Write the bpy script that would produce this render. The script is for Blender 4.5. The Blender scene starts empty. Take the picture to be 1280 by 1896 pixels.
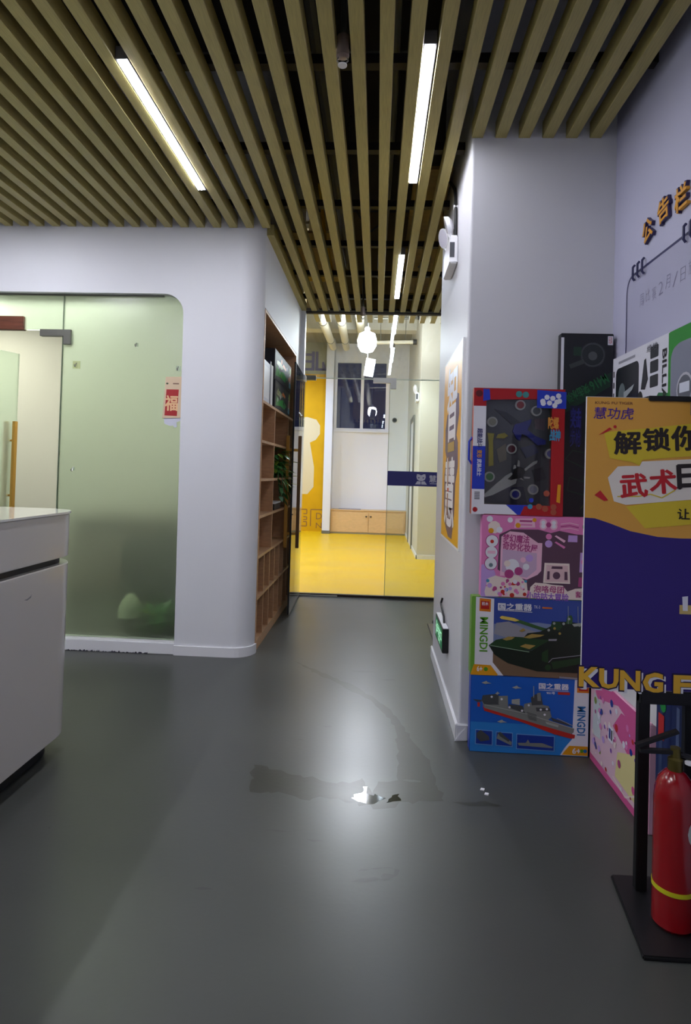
import bpy, bmesh, math, random
from mathutils import Vector, Matrix
random.seed(7)
SC = bpy.context.scene
COL = SC.collection

# ------------------------------------------------------------------ camera
F_PX, YAW, PITCH, ROLL, EYE = 1137.0, 0.0515, 0.0192, 0.0287, 1.2
cam_d = bpy.data.cameras.new('camera')
cam = bpy.data.objects.new('camera', cam_d); COL.objects.link(cam)
fw = Vector((-math.sin(YAW)*math.cos(PITCH), math.cos(YAW)*math.cos(PITCH), math.sin(PITCH)))
rt = Vector((math.cos(YAW), math.sin(YAW), 0)); up = rt.cross(fw)
r2 = rt*math.cos(ROLL) + up*math.sin(ROLL); u2 = -rt*math.sin(ROLL) + up*math.cos(ROLL)
mw = Matrix((r2, u2, -fw)).transposed().to_4x4(); mw.translation = (0, 0, EYE)
cam.matrix_world = mw
cam_d.sensor_fit = 'HORIZONTAL'; cam_d.sensor_width = 36; cam_d.lens = F_PX/1280*36
cam_d.shift_y = -94/1280; cam_d.clip_start = 0.05; cam_d.clip_end = 60
SC.camera = cam

# ------------------------------------------------------------------ world, exposure
w = bpy.data.worlds.new('night'); SC.world = w; w.use_nodes = True
bgn = w.node_tree.nodes['Background']
bgn.inputs[0].default_value = (0.22, 0.25, 0.75, 1); bgn.inputs[1].default_value = 0.03
SC.view_settings.view_transform = 'Standard'; SC.view_settings.look = 'None'
SC.view_settings.gamma = 1; SC.view_settings.use_curve_mapping = False
SC.view_settings.exposure = 1.3
SC.cycles.use_denoising = True
SC.cycles.max_bounces = 10; SC.cycles.transmission_bounces = 10; SC.cycles.transparent_max_bounces = 16
SC.cycles.caustics_refractive = True; SC.cycles.sample_clamp_indirect = 6
# lamp strengths (the emitting faces of the real and added fittings built further down)
LED, LED_HALL, BULB, OFFICE_LED, HALL_ADDED, LED_ADDED = 36, 15, 80, 9.8, 185, 70

# ------------------------------------------------------------------ materials
def lin(c):
    return tuple(((v/255)/12.92 if v/255 <= .04045 else ((v/255+.055)/1.055)**2.4) for v in c)
MATS = {}
def M(name, rgb, rough=.5, metal=0., spec=.5, noise=0., nscale=8., stretch=(1,1,1), bump=0., coat=0.):
    if name in MATS: return MATS[name]
    m = bpy.data.materials.new(name); m.use_nodes = True; nt = m.node_tree
    b = nt.nodes['Principled BSDF']; c = lin(rgb)
    b.inputs['Base Color'].default_value = (*c, 1); b.inputs['Roughness'].default_value = rough
    b.inputs['Metallic'].default_value = metal; b.inputs['Specular IOR Level'].default_value = spec
    b.inputs['Coat Weight'].default_value = coat
    if noise or bump:
        tc = nt.nodes.new('ShaderNodeTexCoord'); mp = nt.nodes.new('ShaderNodeMapping'); mp.inputs['Scale'].default_value = stretch
        nz = nt.nodes.new('ShaderNodeTexNoise'); nz.inputs['Scale'].default_value = nscale; nz.inputs['Detail'].default_value = 5
        nt.links.new(tc.outputs['Object'], mp.inputs[0]); nt.links.new(mp.outputs[0], nz.inputs[0])
        if noise:
            cr = nt.nodes.new('ShaderNodeValToRGB')
            cr.color_ramp.elements[0].position = .3; cr.color_ramp.elements[1].position = .7
            cr.color_ramp.elements[0].color = (*[v*(1-noise) for v in c], 1)
            cr.color_ramp.elements[1].color = (*[min(1, v*(1+noise)) for v in c], 1)
            nt.links.new(nz.outputs[0], cr.inputs[0]); nt.links.new(cr.outputs[0], b.inputs['Base Color'])
        if bump:
            bp = nt.nodes.new('ShaderNodeBump'); bp.inputs['Strength'].default_value = bump; bp.inputs['Distance'].default_value = .01
            nt.links.new(nz.outputs[0], bp.inputs['Height']); nt.links.new(bp.outputs[0], b.inputs['Normal'])
    MATS[name] = m; return m
def EM(name, rgb, s):
    if name in MATS: return MATS[name]
    m = bpy.data.materials.new(name); m.use_nodes = True; b = m.node_tree.nodes['Principled BSDF']
    b.inputs['Base Color'].default_value = (*lin(rgb), 1)
    b.inputs['Emission Color'].default_value = (*lin(rgb), 1); b.inputs['Emission Strength'].default_value = s
    MATS[name] = m; return m
def clear_glass(name, tint=(.93, .97, .94), haze=0.0):
    m = bpy.data.materials.new(name); m.use_nodes = True; nt = m.node_tree; nt.nodes.clear()
    o = nt.nodes.new('ShaderNodeOutputMaterial'); mx = nt.nodes.new('ShaderNodeMixShader')
    tr = nt.nodes.new('ShaderNodeBsdfTransparent'); tr.inputs[0].default_value = (*tint, 1)
    gl = nt.nodes.new('ShaderNodeBsdfGlossy'); gl.inputs['Roughness'].default_value = .01
    fr = nt.nodes.new('ShaderNodeFresnel'); fr.inputs[0].default_value = 1.5
    nt.links.new(fr.outputs[0], mx.inputs[0]); nt.links.new(tr.outputs[0], mx.inputs[1]); nt.links.new(gl.outputs[0], mx.inputs[2])
    last = mx
    if haze:
        m2 = nt.nodes.new('ShaderNodeMixShader'); m2.inputs[0].default_value = haze
        df = nt.nodes.new('ShaderNodeBsdfDiffuse'); df.inputs[0].default_value = (.7, .7, .68, 1)
        nt.links.new(mx.outputs[0], m2.inputs[1]); nt.links.new(df.outputs[0], m2.inputs[2]); last = m2
    nt.links.new(last.outputs[0], o.inputs[0]); MATS[name] = m; return m
def frosted(name, tint, rough):
    m = bpy.data.materials.new(name); m.use_nodes = True; nt = m.node_tree; nt.nodes.clear()
    o = nt.nodes.new('ShaderNodeOutputMaterial'); mx = nt.nodes.new('ShaderNodeMixShader'); mx.inputs[0].default_value = .24
    rf = nt.nodes.new('ShaderNodeBsdfRefraction'); rf.inputs['Color'].default_value = (*tint, 1)
    rf.inputs['Roughness'].default_value = rough; rf.inputs['IOR'].default_value = 1.3
    tl = nt.nodes.new('ShaderNodeBsdfTranslucent'); tl.inputs[0].default_value = (*tint, 1)
    ad = nt.nodes.new('ShaderNodeMixShader'); ad.inputs[0].default_value = .04
    gs = nt.nodes.new('ShaderNodeBsdfGlossy'); gs.inputs['Roughness'].default_value = .25
    nt.links.new(rf.outputs[0], mx.inputs[1]); nt.links.new(tl.outputs[0], mx.inputs[2])
    nt.links.new(mx.outputs[0], ad.inputs[1]); nt.links.new(gs.outputs[0], ad.inputs[2]); nt.links.new(ad.outputs[0], o.inputs[0])
    MATS[name] = m; return m
def floor_mat(name, c0, c1, r0, r1, bump=.05):
    m = bpy.data.materials.new(name); m.use_nodes = True; nt = m.node_tree; b = nt.nodes['Principled BSDF']; b.inputs['Specular IOR Level'].default_value = .42
    tc = nt.nodes.new('ShaderNodeTexCoord')
    n1 = nt.nodes.new('ShaderNodeTexNoise'); n1.inputs['Scale'].default_value = 1.1; n1.inputs['Detail'].default_value = 2.5
    n2 = nt.nodes.new('ShaderNodeTexNoise'); n2.inputs['Scale'].default_value = 55; n2.inputs['Detail'].default_value = 3
    mp = nt.nodes.new('ShaderNodeMapping'); mp.inputs['Scale'].default_value = (1, 2.2, 1)
    nt.links.new(tc.outputs['Object'], mp.inputs[0]); nt.links.new(mp.outputs[0], n1.inputs[0]); nt.links.new(tc.outputs['Object'], n2.inputs[0])
    cr = nt.nodes.new('ShaderNodeValToRGB'); cr.color_ramp.elements[0].position = .2; cr.color_ramp.elements[1].position = .85
    cr.color_ramp.elements[0].color = (*lin(c0), 1); cr.color_ramp.elements[1].color = (*lin(c1), 1)
    nt.links.new(n1.outputs[0], cr.inputs[0]); nt.links.new(cr.outputs[0], b.inputs['Base Color'])
    mr = nt.nodes.new('ShaderNodeMapRange'); mr.inputs[1].default_value = .3; mr.inputs[2].default_value = .7
    mr.inputs[3].default_value = r0; mr.inputs[4].default_value = r1
    nt.links.new(n1.outputs[0], mr.inputs[0]); nt.links.new(mr.outputs[0], b.inputs['Roughness'])
    bp = nt.nodes.new('ShaderNodeBump'); bp.inputs['Strength'].default_value = bump; bp.inputs['Distance'].default_value = .004
    nt.links.new(n2.outputs[0], bp.inputs['Height']); nt.links.new(bp.outputs[0], b.inputs['Normal'])
    MATS[name] = m; return m

WHITE = M('white_paint', (222, 223, 228), .6, bump=.03, nscale=60)
CREAM = M('cream_paint', (208, 204, 190), .6, bump=.03, nscale=60)
LILAC = M('lilac_paint', (216, 216, 221), .55, bump=.03, nscale=60)
YELLOW = M('yellow_paint', (208, 158, 2), .6, 0, .2, noise=.06, nscale=3)
OLIVE = M('drab_wall_paint', (150, 146, 112), .7, noise=.08, nscale=3)
BLACK = M('black', (16, 16, 18), .5)
BLACKG = M('black_gloss', (12, 12, 14), .25)
DARK = M('dark_void', (38, 34, 33), .85, noise=.3, nscale=2)
SLAT = M('pine_slat', (172, 159, 98), .5, noise=.14, nscale=9, stretch=(26, 1.2, 10))
BATTEN = M('dark_batten', (42, 34, 32), .6)
PLY = M('ceiling_plywood', (190, 158, 92), .6, noise=.12, nscale=4, stretch=(1, 6, 1))
OAK = M('shelf_oak', (188, 146, 108), .5, noise=.12, nscale=6, stretch=(3, 3, 14))
OAKL = M('cabinet_oak', (222, 184, 130), .45, noise=.07, nscale=5, stretch=(3, 8, 16))
GOLD = M('brushed_gold', (196, 150, 70), .35, .6)
BRASSD = M('dark_bronze', (104, 78, 50), .35, .7)
STEEL = M('brushed_steel', (165, 165, 160), .3, .9)
GREYM = M('grey_metal', (120, 120, 112), .4, .6)
WPLA = M('white_plastic', (232, 232, 236), .35)
GLASS = clear_glass('clear_glass')
GLASSH = clear_glass('dusty_glass', (.9, .92, .9), .05)
FILM = clear_glass('plastic_film', (.96, .97, .98))
FROST = frosted('frosted_glass', (.87, .93, .85), .38)
FLOOR = floor_mat('grey_epoxy', (66, 68, 65), (73, 75, 71), .3, .34)
FLOORY = floor_mat('yellow_vinyl', (232, 184, 2), (240, 194, 8), .34, .44, .02)
WET = floor_mat('bare_damp_patch', (47, 48, 40), (54, 55, 46), .3, .38, .06)

# ------------------------------------------------------------------ mesh helpers
class MB:
    def __init__(s): s.v = []; s.f = []; s.mi = []; s.ms = []; s.sm = []; s.wn = False
    def _m(s, m):
        if m not in s.ms: s.ms.append(m)
        return s.ms.index(m)
    def add(s, vs, fs, m, smooth=False):
        k = len(s.v); i = s._m(m); s.v += [tuple(p) for p in vs]
        for f in fs: s.f.append([a+k for a in f]); s.mi.append(i); s.sm.append(smooth)
        return s
    def box(s, a, b, m):
        x0, y0, z0 = a; x1, y1, z1 = b
        x0, x1 = min(x0, x1), max(x0, x1); y0, y1 = min(y0, y1), max(y0, y1); z0, z1 = min(z0, z1), max(z0, z1)
        return s.add([(x0,y0,z0),(x1,y0,z0),(x1,y1,z0),(x0,y1,z0),(x0,y0,z1),(x1,y0,z1),(x1,y1,z1),(x0,y1,z1)],
              [(0,3,2,1),(4,5,6,7),(0,1,5,4),(1,2,6,5),(2,3,7,6),(3,0,4,7)], m)
    def obox(s, c, ax, ay, az, m):        # oriented box: centre and half-axis vectors
        c, ax, ay, az = map(Vector, (c, ax, ay, az)); V = []
        for k in (-1, 1):
            for i, j in ((-1,-1),(1,-1),(1,1),(-1,1)): V.append(c+ax*i+ay*j+az*k)
        return s.add(V, [(0,3,2,1),(4,5,6,7),(0,1,5,4),(1,2,6,5),(2,3,7,6),(3,0,4,7)], m)
    def prism(s, poly, O, u, v, n, t0, t1, m, smooth=False):  # 2-D outline (anticlockwise) extruded along n
        O, u, v, n = map(Vector, (O, u, v, n)); N = len(poly)
        A = [O+u*p[0]+v*p[1]+n*t0 for p in poly]; B = [O+u*p[0]+v*p[1]+n*t1 for p in poly]
        s.wn = s.wn or smooth
        s.add(A+B, [tuple(range(N))[::-1], tuple(range(N, 2*N))], m)
        s.add(A+B, [(i, (i+1) % N, N+(i+1) % N, N+i) for i in range(N)], m, smooth); return s
    def tube(s, pts, r, m, n=10, cap=True):
        pts = [Vector(p) for p in pts]; rs = r if isinstance(r, (list, tuple)) else [r]*len(pts); V = []; Fc = []
        prev = None
        for i, p in enumerate(pts):
            d = (pts[min(i+1, len(pts)-1)]-pts[max(i-1, 0)]).normalized()
            a = prev if prev is not None else (Vector((0,0,1)) if abs(d.z) < .9 else Vector((1,0,0)))
            a = (a-d*a.dot(d)).normalized(); prev = a; b = d.cross(a)
            for k in range(n):
                t = 2*math.pi*k/n; V.append(p+(a*math.cos(t)+b*math.sin(t))*rs[i])
        for i in range(len(pts)-1):
            for k in range(n): Fc.append((i*n+k, i*n+(k+1) % n, (i+1)*n+(k+1) % n, (i+1)*n+k))
        s.add(V, Fc, m, True)
        if cap: s.add(V, [tuple(range(n))[::-1], tuple(range(len(V)-n, len(V)))], m)
        return s
    def lathe(s, prof, c, m, n=28):
        V = []; Fc = []
        for r, z in prof:
            for k in range(n):
                t = 2*math.pi*k/n; V.append((c[0]+r*math.cos(t), c[1]+r*math.sin(t), c[2]+z))
        for i in range(len(prof)-1):
            for k in range(n): Fc.append((i*n+k, i*n+(k+1) % n, (i+1)*n+(k+1) % n, (i+1)*n+k))
        return s.add(V, Fc, m, True)
    def build(s, name, parent=None, loc=None, bevel=0, seg=2):
        loc = Vector(loc) if loc is not None else (world_loc(parent) if parent else Vector((0,0,0)))
        me = bpy.data.meshes.new(name); me.from_pydata([Vector(p)-loc for p in s.v], [], s.f)
        for m in s.ms: me.materials.append(m)
        me.polygons.foreach_set('material_index', s.mi); me.polygons.foreach_set('use_smooth', s.sm)
        if bevel:
            bm = bmesh.new(); bm.from_mesh(me); bmesh.ops.remove_doubles(bm, verts=bm.verts, dist=1e-5)
            es = [e for e in bm.edges if len(e.link_faces) == 2 and e.calc_face_angle(0) > .6]
            bmesh.ops.bevel(bm, geom=es, offset=bevel, segments=seg, affect='EDGES', clamp_overlap=True); bm.to_mesh(me); bm.free()
        me.update()
        o = bpy.data.objects.new(name, me); COL.objects.link(o)
        if any(s.sm): me.set_sharp_from_angle(angle=.6)
        if s.wn: mod = o.modifiers.new('weighted_normal', 'WEIGHTED_NORMAL'); mod.keep_sharp = True; mod.weight = 90
        if parent: o.parent = parent; o.location = loc-world_loc(parent)
        else: o.location = loc
        return o
def world_loc(o):
    p = Vector((0, 0, 0))
    while o: p += o.location; o = o.parent
    return p
def thing(name, label, cat, loc, group=None):
    o = bpy.data.objects.new(name, None); o.empty_display_size = .1; COL.objects.link(o); o.location = loc
    return tag(o, label, cat, group)
def tag(o, label, cat, group=None):
    o['label'] = label; o['category'] = cat
    if group: o['group'] = group
    return o
def struct(o):
    o['kind'] = 'structure'; return o
def B(name, a, b, m, parent=None, bevel=0, loc=None): return MB().box(a, b, m).build(name, parent, loc, bevel)
def copy_tree(o, parent=None):
    c = o.copy(); COL.objects.link(c); c.parent = parent
    for ch in list(o.children): copy_tree(ch, c)
    return c
def arc(cx, cy, r, a0, a1, n=10): return [(cx+r*math.cos(math.radians(a0+(a1-a0)*i/n)), cy+r*math.sin(math.radians(a0+(a1-a0)*i/n))) for i in range(n+1)]
def rrect(x0, y0, x1, y1, r, n=5): return arc(x1-r,y0+r,r,-90,0,n)+arc(x1-r,y1-r,r,0,90,n)+arc(x0+r,y1-r,r,90,180,n)+arc(x0+r,y0+r,r,180,270,n)

# ------------------------------------------------------------------ flat print and lettering
_TX = {}
def glyphs(s, bold=0., res=2):
    k = (s, bold, res)
    if k not in _TX:
        c = bpy.data.curves.new('lettering', 'FONT'); c.body = s; c.resolution_u = res; c.offset = bold
        o = bpy.data.objects.new('lettering', c); COL.objects.link(o)
        me = bpy.data.meshes.new_from_object(o.evaluated_get(bpy.context.evaluated_depsgraph_get()))
        V = [(p.co.x, p.co.y) for p in me.vertices]; Fc = [tuple(p.vertices) for p in me.polygons]
        x0 = min(p[0] for p in V); x1 = max(p[0] for p in V); y0 = min(p[1] for p in V); y1 = max(p[1] for p in V)
        _TX[k] = ([((x-x0)/(x1-x0), (y-y0)/(y1-y0)) for x, y in V], Fc)
        bpy.data.objects.remove(o); bpy.data.curves.remove(c); bpy.data.meshes.remove(me)
    return _TX[k]
class Print:
    """Flat printed shapes on a face: O corner, u across, v up; each layer sits a hair above the one below."""
    STEP = .0004
    def __init__(s, O, u, v):
        s.O = Vector(O); s.u = Vector(u).normalized(); s.v = Vector(v).normalized(); s.n = s.u.cross(s.v); s.mb = MB(); s.k = 0
    def P(s, a, b, l): return s.O+s.u*a+s.v*b+s.n*(s.STEP*(l+1)+s.k*6e-6)
    def poly(s, pts, m, l=0): s.k += 1; s.mb.add([s.P(a, b, l) for a, b in pts], [tuple(range(len(pts)))], m); return s
    def rect(s, x0, y0, x1, y1, m, l=0): return s.poly([(x0,y0),(x1,y0),(x1,y1),(x0,y1)], m, l)
    def rr(s, x0, y0, x1, y1, r, m, l=0): return s.poly(rrect(x0, y0, x1, y1, r), m, l)
    def disc(s, x, y, r, m, l=0, ry=None, n=18):
        return s.poly([(x+r*math.cos(2*math.pi*k/n), y+(ry or r)*math.sin(2*math.pi*k/n)) for k in range(n)], m, l)
    def line(s, pts, wd, m, l=0):
        for (a, b), (c, d) in zip(pts, pts[1:]):
            L = math.hypot(c-a, d-b) or 1; nx, ny = -(d-b)/L*wd/2, (c-a)/L*wd/2
            s.poly([(a-nx,b-ny),(c-nx,d-ny),(c+nx,d+ny),(a+nx,b+ny)], m, l)
        return s
    def text(s, t, cx, cy, w_, h_, m, l=3, rot=0, bold=.0, shear=0.):
        cjk = any(ord(ch) > 0x2e80 for ch in t); ca, sa = math.cos(math.radians(rot)), math.sin(math.radians(rot))
        V, Fc = glyphs(t, min(bold, .008) if cjk else bold); k = bold*.6*h_
        for ox, oy in ([(-1,0),(1,0),(0,.7),(0,-.7)] if cjk and bold >= .02 else [(0,0)]):   # strokes thickened by overlaid copies
            out = []; s.k += 1
            for x, y in V:
                a, b = (x-.5)*w_+(y-.5)*h_*shear+ox*k, (y-.5)*h_+oy*k; out.append(s.P(cx+a*ca-b*sa, cy+a*sa+b*ca, l))
            s.mb.add(out, Fc, m)
        return s
    def build(s, name, parent): return s.mb.build(name, parent)

# ------------------------------------------------------------------ dimensions
H = 2.77; XL = -.775; XR = .40; Y1 = 3.914; Y2 = 2.8455; YC = 4.12; Y3 = 5.976; XW = 1.058; XP = .74; TOP = 3.9
YB = -1.6; XO = -4.6

# ================================================================== SETTING
floor = struct(B('floor', (XO, YB, -.1), (2.2, Y3, 0), FLOOR))
struct(B('floor_hall', (-4.2, Y3, -.1), (3.2, 12.6, 0), FLOORY))
# darker damp patches with ragged edges in the grey coating
def ragged(pts, step, amp, seed):
    rnd = random.Random(seed); out = []
    for (a, b), (c, d) in zip(pts, pts[1:]+pts[:1]):
        L = math.hypot(c-a, d-b); n = max(1, int(L/step))
        for i in range(n):
            t = i/n; out.append((a+(c-a)*t+rnd.uniform(-amp, amp), b+(d-b)*t+rnd.uniform(-amp, amp)*1.3))
    return out
def patch(pts, step, amp, seed, m=WET, l=0):
    p = Print((0, 0, 0), (1, 0, 0), (0, 1, 0)); p.poly(ragged(pts, step, amp, seed), m, l); return p.build('damp_patch', floor)
patch([(-.48,3.89),(-.3,3.70),(-.2,3.60),(-.08,3.47),(.02,3.32),(.10,3.15),(.16,2.95),(.20,2.80),(.25,2.62),(.27,2.45),(.11,2.44),(.12,2.62),(.125,2.85),(.11,3.0),(.06,3.14),(0,3.28),(-.06,3.36),(-.12,3.42),(-.22,3.56),(-.33,3.67)], .035, .009, 3, WET, .25)
patch([(-.47,2.50),(-.36,2.47),(-.27,2.44),(-.16,2.41),(-.09,2.40),(-.02,2.43),(.01,2.33),(.05,2.42),(.11,2.445),(.27,2.46),(.28,2.30),(.2,2.285),(.12,2.27),(.10,2.25),(.03,2.235),(-.05,2.262),(-.14,2.28),(-.22,2.27),(-.25,2.25),(-.30,2.30),(-.44,2.29)], .024, .012, 5)
PUD = M('shallow_water', (40, 41, 36), .07)
patch([(-.06,2.29),(-.045,2.32),(-.02,2.325),(-.015,2.38),(.005,2.375),(.0,2.33),(.05,2.32),(.06,2.295),(.03,2.265),(-.02,2.265)], .015, .008, 12, PUD, .5)
patch([(.07,2.27),(.09,2.33),(.115,2.34),(.12,2.29)], .012, .005, 13, PUD, .5)
SCUFF = M('scuff_mark', (58, 58, 56), .35)
patch([(-.045,1.823),(.0,1.832),(.03,1.84),(.06,1.845),(.09,1.86),(.105,1.89),(.09,1.90),(.085,1.87),(.05,1.875),(.045,1.85),(.0,1.85)], .012, .004, 8, SCUFF)
patch([(-.02,1.884),(.06,1.906),(.085,1.90),(.06,1.901),(-.02,1.879)], .01, .002, 9, SCUFF)
for i, (x, y, a, b) in enumerate([(-.32,2.76,.03,.006),(-.2,2.92,.025,.01),(-.3,2.06,.05,.004),(-.17,2.02,.03,.005),(.4,2.3,.09,.02),(-1.05,2.0,.004,.004),(.1,3.62,.05,.02),(-.05,3.75,.08,.02),(-.46,1.76,.03,.006)]):
    patch([(x-a,y),(x-.3*a,y-b),(x+a,y-.3*b),(x+.4*a,y+b)], .02, .003, 20+i, SCUFF if i != 4 else WET)

# --- ceiling: dark slab, pine slats, dark battens above them
ceiling = struct(B('ceiling', (XO, YB, TOP), (3.2, 12.6, TOP+.1), DARK))
X0S, DX, SW, SH = -.114, .1074, .052, .075
def slat(x, y0, y1): MB().box((x-SW/2, y0, H), (x+SW/2, y1, H+SH), SLAT).build('slat', ceiling, (x, (y0+y1)/2, H), .002, 1)
k = -41
while True:
    x = X0S+DX*k; k += 1
    if x > XW-.03: break
    if x < XL-.14: slat(x, .3, Y1)
    elif x < XL+.03: slat(x, .3, Y1); 
    elif x < XR: slat(x, .3, 6.36)
    else:
        slat(x, .3, Y2)
        if x < XP: slat(x, YC, 6.36)
slat(XL+.02, Y1+.12, 5.93)
for i in range(8):
    y = .45+i*.66
    B('batten', (XO+.2 if y < 3.8 else XL, y, H+SH), (XW if y < 2.8 else XR+(.3 if y > 4.1 else 0), y+.045, H+SH+.04), BATTEN, ceiling)
B('batten', (XL, 5.74, H+SH), (XP, 5.785, H+SH+.04), BATTEN, ceiling)
B('batten', (XL, 6.25, H+SH), (XP, 6.295, H+SH+.04), BATTEN, ceiling)
B('batten', (XO+.2, 3.04, 3.3), (XR, 3.06, 3.32), STEEL, ceiling)
B('ceiling_board', (.17, 4.14, 2.95), (XP, 5.9, 2.97), PLY, ceiling)
B('ceiling_board', (.17, 3.5, 2.95), (XR-.01, 4.14, 2.97), PLY, ceiling)
B('ceiling_board', (XL+.02, 4.7, 3.05), (-.35, 5.9, 3.07), PLY, ceiling)
# pipes, cable runs above the slats
for (pts, r, m, nm) in [([(-.35,.6,3.25),(-.33,5.9,3.2)], .03, GREYM, 'conduit'), ([(.02,.5,3.1),(.04,3.2,3.12),(.0,5.9,3.1)], .016, STEEL, 'conduit'),
                        ([(-1.9,.5,3.3),(-1.9,3.8,3.3)], .05, GREYM, 'conduit'), ([(.33,4.4,2.93),(.36,4.7,2.86),(.34,4.95,2.93),(.30,5.1,2.93)], .008, BLACK, 'cable'),
                        ([(-.2,3.4,3.2),(-.22,3.9,2.95),(-.1,4.3,2.9),(.0,4.6,3.1)], .007, BLACK, 'cable'), ([(-.45,4.2,3.2),(-.43,4.5,2.92),(-.42,5.2,2.9),(-.46,5.6,3.0)], .012, YELLOW, 'cable'),
                        ([(-.02,4.5,3.1),(-.02,4.5,2.9),(-.03,5.3,2.9),(-.03,5.3,3.1)], .014, STEEL, 'conduit')]:
    MB().tube(pts, r, m, 8).build(nm, ceiling)

# --- left wall with the rounded opening into the office, rounded outer corner
R0 = .13
prof = [(-4.6,0),(-3.32,0),(-3.32,2.335),(-1.425,2.335)]+arc(-1.415,2.205,.13,90,0,8)[1:]+[(-1.272,0),(XL-R0,0),(XL-R0,TOP),(-4.6,TOP)]
wl = MB().prism(prof, (0, 0, 0), (1,0,0), (0,0,1), (0,1,0), Y1, Y1+.12, WHITE)
wl.prism([(XL-R0, Y1)]+[(x, y) for x, y in arc(XL-R0, Y1+R0, R0, -90, 0, 10)]+[(XL-R0, Y1+R0)], (0,0,0), (1,0,0), (0,1,0), (0,0,1), 0, TOP, WHITE, True)
wall_left = struct(wl.build('wall_left'))
YS0, YS1 = Y1+R0, 5.63     # bookshelf bay
cw = MB().box((-1.16, YS0, 2.29), (XL, YS1, TOP), WHITE).box((-1.16, YS1, 0), (XL, Y3+.06, TOP), WHITE)
cw.box((-1.18, YS0, 0), (-1.14, YS1, 2.29), WHITE)
struct(cw.build('wall_corridor_left'))
struct(B('wall_office_side', (XO, YB, 0), (XO+.06, 6.3, TOP), WHITE))
struct(B('wall_behind', (XO, YB-.06, 0), (2.2, YB, TOP), WHITE))
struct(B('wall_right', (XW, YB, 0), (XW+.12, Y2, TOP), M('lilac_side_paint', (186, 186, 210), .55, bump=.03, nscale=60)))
MBc = MB().prism(rrect(XR, Y2, XW+.12, YC, .012, 3), (0,0,0), (1,0,0), (0,1,0), (0,0,1), 0, TOP, LILAC)
# one even paint on every face of the column
wall_column = struct(MBc.build('wall_column'))
struct(B('wall_passage_right', (XP, YC, 0), (XP+.1, Y3, TOP), WHITE))
# baseboards
bb = MB().box((XR-.012, Y2-.012, 0), (XR, YC, .075), WPLA).box((XR-.012, Y2-.012, 0), (XR+.045, Y2, .075), WPLA)
struct(bb.build('baseboard_right', bevel=.004))
bl_ = [(-1.272, Y1-.012), (XL-R0, Y1-.012)]+arc(XL-R0, Y1+R0, R0+.012, -90, 0, 8)+[(XL, Y1+R0)]+arc(XL-R0, Y1+R0, R0, 0, -90, 8)+[(-1.272, Y1)]
struct(MB().prism(bl_, (0,0,0), (1,0,0), (0,1,0), (0,0,1), 0, .06, WPLA).build('baseboard_left'))
struct(B('trim_1', (-3.32, Y1-.004, 0), (-1.272, Y1+.09, .075), WPLA, bevel=.004))
# crumbling dirt line under the sill
gp = Print((0, Y1-.0045, 0), (1,0,0), (0,0,1)); rnd = random.Random(4)
GRIME = M('grime', (60, 58, 72), .8)
for i in range(70):
    x = rnd.uniform(-2.08, -1.45); gp.poly([(x,0),(x+rnd.uniform(.006,.022),0),(x+.01,rnd.uniform(.004,.014))], GRIME)
gp.build('grime', bpy.data.objects['trim_1'])

# --- office behind the frosted glass
OFFW = M('office_paint', (240, 240, 230), .6)
struct(B('wall_office_back', (XO, 6.2, 0), (-1.18, 6.3, TOP), OFFW))
struct(B('ceiling_office', (XO+.06, Y1+.12, 2.62), (-1.18, 6.2, 2.68), OFFW))
win = bpy.data.objects.new('window_1', None); COL.objects.link(win); win.location = (-1.69, Y1+.05, .075); struct(win)
YG = Y1+.05
gprof = [(-2.108,.078),(-1.274,.078),(-1.274,2.205)]+arc(-1.415,2.205,.13,0,90,8)[1:]+[(-2.108,2.335)]
MB().prism(gprof, (0,0,0), (1,0,0), (0,0,1), (0,1,0), YG, YG+.01, FROST).build('pane', win)
MB().box((-3.32, YG, 2.094), (-2.114, YG+.01, 2.335), FROST).build('pane', win)
B('glass_edge', (-2.113, YG-.001, .078), (-2.109, YG+.011, 2.335), M('glass_edge', (96, 112, 92), .3), win)
MB().prism([(-2.262,2.053),(-2.262,2.098),(-2.05,2.098),(-2.05,2.0),(-2.101,2.0),(-2.101,2.053)][::-1], (0,YG,0), (1,0,0), (0,0,1), (0,1,0), -.014, .022, GREYM).build('corner_clamp', win, bevel=.002)
WALN = M('walnut', (110, 62, 44), .5, noise=.25, nscale=8, stretch=(1, 3, 10))
B('transom_clamp', (-2.74, YG-.016, 2.09), (-2.375, YG+.024, 2.182), WALN, win, .003)
B('top_channel', (-3.32, YG-.01, 2.325), (-1.43, YG+.02, 2.337), GREYM, win)
# open office door leaf with its pair of pull bars
hx, hy = -3.12, YG+.02; ex, ey = -2.862, 4.72; L = math.hypot(ex-hx, ey-hy); dx, dy = (ex-hx)/L, (ey-hy)/L; nx, ny = dy, -dx
door1 = bpy.data.objects.new('door_1', None); COL.objects.link(door1); door1.location = (hx, hy, 0); struct(door1)
MB().obox((hx+dx*L/2, hy+dy*L/2, 1.04), (dx*L/2, dy*L/2, 0), (nx*.005, ny*.005, 0), (0, 0, 1.03), FROST).build('pane', door1)
for sgn in (-1, 1):
    px_, py_ = ex-dx*.05+nx*.045*sgn, ey-dy*.05+ny*.045*sgn
    hb = MB().obox((px_, py_, 1.17), (dx*.014, dy*.014, 0), (nx*.014, ny*.014, 0), (0, 0, .36), GOLD).build('handle', door1, bevel=.002)
    for z in (.95, 1.38):
        MB().tube([(ex-dx*.05, ey-dy*.05, z), (px_, py_, z)], .008, GOLD, 8).build('standoff', hb)

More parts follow.
